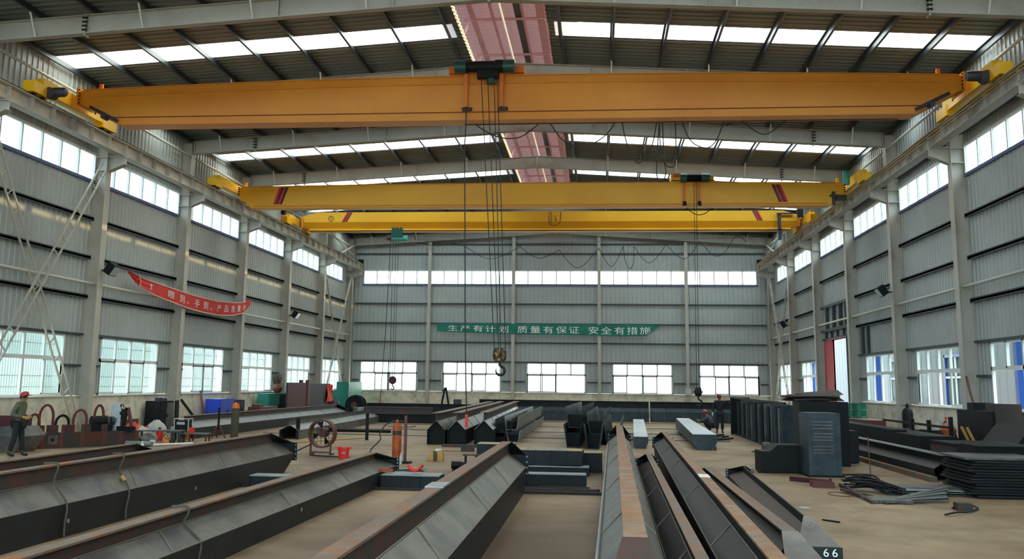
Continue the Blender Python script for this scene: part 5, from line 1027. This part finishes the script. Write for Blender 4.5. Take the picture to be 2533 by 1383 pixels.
t = thing('machine_tool', 'big dark machine with a rusty red side by the nearest right column', 'machine', (14.3, 31.0, 0)); MB().box(-.4, .4, -1.5, 1.3, 0, 1.5).build('body', 'dark', t); MB().box(-.35, .35, -1.62, -.9, 0, 1.72).build('end_housing', 'rustweb', t); MB().box(-.3, .3, .2, .7, 1.5, 1.72).build('head_block', 'dark', t); MB().bar((-.2, .45, 1.7), (-.25, .75, 2.5), .05).build('lever', 'fan', t)
for x, lab in ((-.35, 'upper'), (.1, 'lower')): MB().bar((-.42, -.5 - x, .2), (-.55, .2 - x, 1.0), .06).build('wooden_handle', 'wood', t)
t = thing('rusty_crate', 'rust-stained dark crate in front of the dark machine', 'crate', (11.9, 25.2, 0)); MB().box(-.8, .8, -.8, .8, 0, .86).build('body', 'rustweb', t); MB().box(-.82, .82, -.82, .82, .8, .87).build('rim', 'dark', t)
tag(MB().prism([(13.5, 0), (14.7, 0), (14.7, 1.1), (14.0, 1.3), (13.5, .7)], 'y', 27.0, 29.3).build('dark_scrap', 'dark'), 'dark scrap heap by the right wall near the picture edge', 'scrap')
for k in range(14):
    tag(MB().box(10.35 - .05 * ((k * 3) % 4), 11.75, 20.9 + .04 * ((k * 5) % 3), 22.6, .02 + .055 * k, .06 + .055 * k).build('steel_sheet', 'steel_dk' if k < 13 else 'steel'), 'steel sheet in the thick right-edge pile, %s' % (('%s from the bottom' % ORD[k]) if k < 7 else ('%s from the top' % ORD[13 - k])), 'steel sheet', 'sheets in the pile at the right edge')
tag(MB().box(11.0, 12.6, 22.7, 23.8, .0, .9).box(11.0, 12.2, 22.6, 23.6, .9, .92).build('sheet_block', 'dark'), 'dark block of sheets behind the pile at the right edge', 'steel block')
for k in range(6):
    tag(MB().box(8.75 + .06 * k, 10.6 + .03 * k, 21.2 + .3 * (k % 2), 22.6 - .05 * k, .01 + .02 * k, .028 + .02 * k).build('flat_sheet', ('steel_blue', 'lightsteel', 'steel')[k % 3]), 'flat grey sheet on the floor at the right, %s from the pile bottom' % ORD[k], 'steel sheet', 'flat sheets on the floor')
for k in range(13):
    tag(MB().bar((8.2 + .05 * k, 19.5 + .07 * k, .03 + .004 * k), (9.5 + .04 * k, 20.0 + .18 * k - .006 * k * k, .05 + .012 * k), .06, .02).build('flat_strip', ('steel', 'steel_dk', 'lightsteel')[k % 3]), 'steel strip fanned out before the flat sheets, %s from the front' % (ORD[k] if k < 12 else 'last'), 'steel strip', 'strips fanned on the floor')
tag(MB().box(8.0, 8.75, 19.6, 20.4, .01, .06).build('small_plate', 'steel'), 'small pale plate left of the fanned strips', 'steel plate')
m = MB(); rr = random.Random(5)
for k in range(14): m.tube(cat_rom([(8.25 + rr.uniform(-.2, .1), 22.0 + rr.uniform(-.3, .3), .04 + .02 * k), (8.5 + rr.uniform(-.1, .2), 21.7 + rr.uniform(-.3, .3), .08 + .018 * k), (8.8 + rr.uniform(-.1, .2), 21.2 + rr.uniform(-.3, .3), .03 + .012 * k)], 4), .022, 5)
tag(m.build('rod_heap', 'steel_dk', None, True), 'tangled heap of dark rods at the left end of the flat sheets', 'rods')
tag(MB().bar((8.15, 22.7, .05), (8.0, 19.5, .03), .06).bar((7.9, 21.5, .06), (8.15, 19.6, .03), .05).bar((7.8, 21.0, .1), (8.3, 20.6, .03), .03).build('loose_rods', 'rustweb'), 'two rust-brown rods on the floor left of the flat sheets', 'rods')
tag(MB().tube([(7.75 + .22 * math.cos(R(a)), 20.95 + .4 * math.sin(R(a)), .02) for a in range(0, 361, 15)], .008, 5, False).build('wire_loop', 'fan'), 'thin wire loop on the floor beside the rust-brown rods', 'wire')
tag(MB().tube(cat_rom([(8.75, 17.9, .03), (9.0, 18.1, .05), (9.3, 18.4, .03), (9.7, 19.1, .03), (9.5, 19.3, .05), (9.2, 18.9, .03)], 6), .018, 6).build('cable_loop', 'cable', smooth=True), 'black cable loop on the floor in front of the fanned strips', 'cable')
tag(MB().box(9.25, 9.5, 18.75, 19.0, 0, .13).build('wood_block', 'rustweb'), 'small brown block under the ends of the fanned strips', 'block')
t = thing('steel_offcut', 'small dark red channel piece on the floor before the tall plate bundle', 'offcut', (7.75, 22.6, 0)); MB().box(-.22, .22, -.2, .2, 0, .03).box(-.22, .22, -.2, -.17, .03, .12).box(-.22, .22, .17, .2, .03, .12).box(.16, .2, -.1, .1, .03, .18).build('body', 'fan', t)
tag(MB().bar((7.35, 23.9, .05), (7.95, 23.2, .05), .14, .1).build('steel_offcut', 'maroon'), 'longer dark red bar piece lying beyond the small channel piece', 'offcut')
tag(MB().bar((6.55, 16.95, .015), (6.76, 16.7, .015), .03, .02).build('welding_stick', 'dark'), 'thin dark stick on the bare floor right of the stencilled girder', 'stick')
for k, (x, y, r) in enumerate(((6.0, 20.2, .14), (6.6, 18.6, .12), (6.4, 22.6, .11))):
    tag(MB().lathe([(0, .004), (r, .004), (r * .9, .01), (0, .012)], 9, (x, y, 0)).build('paper_scrap', 'white_sack'), 'pale paper scrap on the floor right of the girders, %s from the camera' % ['second', 'first', 'third'][k], 'scrap')
m = MB()
for k in range(9): m.bar((7.0 + .25 * (k % 4), 40.0 + .5 * k, .04), (7.9 + .2 * (k % 3), 40.4 + .48 * k, .06), .1, .06)
tag(m.build('floor_scrap', 'steel_dk'), 'scattered steel scrap on the floor beside the standing worker', 'scrap')
tag(MB().tube([(8.62, 22.0, .2), (8.6, 22.0, 1.1)], .012, 5).build('thin_rod', 'fan'), 'thin rusty rod standing upright in the dark rod heap', 'rod')
# ================================================================ workers
class Skel:
    def __init__(s): s.v = []; s.e = []; s.r = []
    def add(s, p, r, par=None):
        s.v.append(tuple(p)); s.r.append(r); i = len(s.v) - 1
        if par is not None: s.e.append((par, i))
        return i
    def chain(s, pts, par=None):
        for p, r in pts: par = s.add(p, r, par)
        return par
    def build(s, name, m, parent, sub=2):
        me = bpy.data.meshes.new(name); me.from_pydata(s.v, s.e, []); me.update(); o = bpy.data.objects.new(name, me); COL.objects.link(o)
        me.materials.append(M[m]); md = o.modifiers.new('skin', 'SKIN'); md.use_smooth_shade = True
        if not me.skin_vertices: me.skin_vertices.new()
        for i, r in enumerate(s.r):
            rr = r if isinstance(r, tuple) else (r, r); me.skin_vertices[0].data[i].radius = rr; me.skin_vertices[0].data[i].use_root = (i == 0)
        sb = o.modifiers.new('smooth', 'SUBSURF'); sb.levels = sub; sb.render_levels = sub
        o.parent = parent
        # bake to a plain mesh
        bpy.context.view_layer.update(); dg = bpy.context.evaluated_depsgraph_get(); nm = bpy.data.meshes.new_from_object(o.evaluated_get(dg)); o.modifiers.clear(); o.data = nm
        for p in nm.polygons: p.use_smooth = True
        return o
def hand(sk, par, w, d, n, curl, grow=0.0):
    """palm from wrist w along d, palm faces n; five unequal fingers"""
    w, d, n = Vector(w), Vector(d).normalized(), Vector(n).normalized(); n = (n - d * n.dot(d)).normalized(); s = d.cross(n)
    pc = sk.add(w + d * .05, (.034 + grow, .020 + grow), par); pk = sk.add(w + d * .085, (.036 + grow, .018 + grow), pc)
    for off, ln, in ((-.03, .062), (-.010, .075), (.011, .072), (.031, .056)):
        a = w + d * .098 + s * off; dirs = d; p = sk.add(a, .0095 + grow, pk)
        for k in range(3):
            ang = curl * (k + 1); dirs = d * math.cos(ang) + n * math.sin(ang); a = a + dirs * ln / 3; p = sk.add(a, .0088 + grow - .0006 * k, p)
    a = w + d * .04 - s * .032; p = sk.add(a, .012 + grow, pc); a = a + (d * .6 - s * .6 + n * .5).normalized() * .03; p = sk.add(a, .011 + grow, p); a = a + (d * .8 - s * .1 + n * .6).normalized() * .028; sk.add(a, .0095 + grow, p)
def worker(label, loc, rz, J, top, bottom, helmet, glove, brim=None, head_turn=0.0):
    t = thing('person', label, 'person', loc, rz)
    b = Skel(); g = lambda k: Vector(J[k])
    pel = b.add(g('pelvis'), (.10, .07)); sp = b.add(g('spine'), (.09, .065), pel); ch = b.add(g('chest'), (.11, .07), sp); nk = b.add(g('neck'), .052, ch)
    hd = g('head'); up = (hd - g('neck')).normalized(); fw = Vector((math.sin(head_turn), math.cos(head_turn), 0)); 
    h1 = b.add(hd - up * .06 + fw * .012, (.062, .075), nk); h2 = b.add(hd + fw * .005, (.074, .09), h1); b.add(hd + up * .075, (.06, .075), h2)
    for s in ('l', 'r'):
        sh = b.add(g('sh_' + s), .045, ch); el = b.add(g('el_' + s), .036, sh); wr_ = b.add(g('wr_' + s), .029, el)
        d = (g('wr_' + s) - g('el_' + s)).normalized(); hand(b, wr_, g('wr_' + s), J.get('hd_' + s, d), J.get('hn_' + s, (0, 0, -1)), .45)
        hp = b.add(g('hip_' + s), .06, pel); kn = b.add(g('kn_' + s), .045, hp); an = b.add(g('an_' + s), .03, kn); b.add(g('an_' + s).lerp(g('toe_' + s), .6), .022, an)
    b.build('body', 'skin', t)
    side = Vector((fw.y, -fw.x, 0))
    MB().lathe([(0, -.02), (.012, -.014), (.016, 0), (.008, .03), (0, .034)], 8, hd + fw * .094 - up * .012).build('nose', 'skin', t, True)
    m = MB()
    for s in (-1, 1): m.lathe([(0, -.008), (.01, -.004), (.012, 0), (.01, .004), (0, .008)], 8, hd + fw * .082 + side * .03 * s + up * .012)
    m.build('eyes', 'eye', t, True)
    m = MB(); q = hd + fw * .083 - up * .055; m.bar(q - side * .022, q + side * .022, .012, .012); m.build('mouth', 'lip', t)
    m = MB()
    for s in (-1, 1): m.lathe([(0, -.03), (.014, -.02), (.018, 0), (.012, .025), (0, .03)], 8, hd + side * .08 * s - up * .005)
    m.build('ears', 'skin', t, True)
    def ring(r, z, k=22, f=1.0): return [hd + up * z + (side * math.cos(2 * math.pi * i / k) * r * .9 + fw * (math.sin(2 * math.pi * i / k) * r * 1.08 - .008)) for i in range(k)]
    MB().loft([ring(.083, -.045), ring(.088, .0), ring(.086, .04)]).build('hair', 'hair', t, True)
    hm = MB().loft([ring(.106, .03), ring(.107, .06), ring(.1, .1), ring(.075, .135), ring(.035, .152), ring(.006, .156)]).build('helmet', helmet, t, True)
    m = MB(); rows = []
    for k in range(11):
        a = math.pi * (k / 10); c_ = side * math.cos(a) * .1 + fw * math.sin(a) * .115; c2 = side * math.cos(a) * .115 + fw * (math.sin(a) * .2); rows.append([hd + up * .045 + c_, hd + up * .04 + c2 + up * (.02 * math.sin(a) if brim else 0), hd + up * .03 + c2 + up * (.02 * math.sin(a) if brim else 0), hd + up * .033 + c_])
    m.loft(rows, cap=True, closed=True).build('helmet_peak', brim or helmet, t, True)
    s_ = Skel(); p0 = s_.add(g('pelvis') + Vector((0, 0, .03)), (.165, .125)); p1 = s_.add(g('spine'), (.155, .118), p0); p2 = s_.add(g('chest'), (.182, .125), p1); p3 = s_.add(g('chest').lerp(g('neck'), .75), (.075, .07), p2)
    for s in ('l', 'r'):
        a = s_.add(g('sh_' + s), .078, p2); e = s_.add(g('el_' + s), .058, a); s_.add(g('el_' + s).lerp(g('wr_' + s), .92), .042, e)
    s_.build('shirt', top, t)
    s_ = Skel(); p0 = s_.add(g('pelvis'), (.158, .12))
    for s in ('l', 'r'):
        h = s_.add(g('hip_' + s), .108, p0); k = s_.add(g('kn_' + s), .078, h); s_.add(g('kn_' + s).lerp(g('an_' + s), .9), .066, k)
    s_.build('trousers', bottom, t)
    for s in ('l', 'r'):
        q = Skel(); a = q.add(g('an_' + s) + Vector((0, 0, .05)), .052); c_ = q.add(g('an_' + s) - Vector((0, 0, .035)), .05, a); q.add(g('toe_' + s), .042, c_); q.build('boot', 'boot', t)
        if glove:
            q = Skel(); w0 = g('wr_' + s); d = (w0 - g('el_' + s)).normalized(); a = q.add(w0 - d * .05, .038); c_ = q.add(w0, .036, a); hand(q, c_, w0, J.get('hd_' + s, d), J.get('hn_' + s, (0, 0, -1)), .45, .004); q.build('glove', glove, t)
    return t
# standing worker at the left edge, in profile facing right (+x): local forward is +y
J = dict(pelvis=(0, -.02, .90), spine=(0, .0, 1.10), chest=(0, .0, 1.29), neck=(0, .01, 1.455), head=(0, .05, 1.575),
         sh_l=(-.19, -.0, 1.385), el_l=(-.25, -.1, 1.10), wr_l=(-.1, .16, 1.06), sh_r=(.19, -.0, 1.385), el_r=(.26, -.12, 1.10), wr_r=(.11, .15, 1.04), hd_l=(.45, .8, .05), hn_l=(.6, -.2, -.6), hd_r=(-.4, .85, -.05), hn_r=(-.6, -.2, -.6),
         hip_l=(-.1, -.02, .86), kn_l=(-.11, .04, .48), an_l=(-.12, .08, .1), toe_l=(-.13, .24, .045), hip_r=(.1, -.02, .86), kn_r=(.12, -.06, .48), an_r=(.13, -.16, .1), toe_r=(.14, 0.0, .045))
worker('person in a red hard hat, olive shirt and yellow gloves, standing at the left edge', (-12.5, 25.8, 0), -math.pi / 2 + .12, J, 'shirt_olive', 'trousers', 'helmet_red', 'glove', 'blackband')
# standing worker far right, facing the camera, one arm stretched to the plates
J = dict(pelvis=(0, 0, .92), spine=(0, .01, 1.12), chest=(0, .0, 1.31), neck=(0, .01, 1.48), head=(.02, .04, 1.60),
         sh_l=(-.19, 0, 1.40), el_l=(-.44, .02, 1.43), wr_l=(-.68, .03, 1.5), sh_r=(.19, 0, 1.40), el_r=(.3, -.04, 1.13), wr_r=(.33, .04, .9), hn_l=(0, 0, -1), hn_r=(-1, 0, 0),
         hip_l=(-.1, 0, .88), kn_l=(-.1, .03, .48), an_l=(-.1, -.01, .1), toe_l=(-.12, .13, .045), hip_r=(.1, 0, .88), kn_r=(.12, .04, .48), an_r=(.14, .0, .1), toe_r=(.17, .14, .045))
worker('person in navy overalls and a wine-red helmet resting one hand on the row of plates', (8.43, 46.75, 0), math.pi, J, 'navywear', 'navywear', 'helmet_wine', 'glove_w', None, -.25)
# crouching worker beside the ribbed box section, back half turned to the camera
J = dict(pelvis=(0, -.02, .27), spine=(0, .05, .45), chest=(0, .16, .60), neck=(0, .24, .74), head=(0, .29, .86),
         sh_l=(-.18, .16, .66), el_l=(-.24, .36, .48), wr_l=(-.14, .60, .50), sh_r=(.18, .16, .66), el_r=(.24, .36, .46), wr_r=(.12, .58, .44), hn_l=(0, 0, -1), hn_r=(0, 0, -1),
         hip_l=(-.1, 0, .26), kn_l=(-.17, .34, .44), an_l=(-.13, .12, .1), toe_l=(-.15, .27, .045), hip_r=(.1, 0, .26), kn_r=(.18, .34, .44), an_r=(.14, .12, .1), toe_r=(.16, .27, .045))
worker('person crouching in grey shirt and orange helmet beside the wide ribbed box section', (8.3, 48.9, 0), 1.15, J, 'greywear', 'trousers', 'helmet_orange', 'glove')
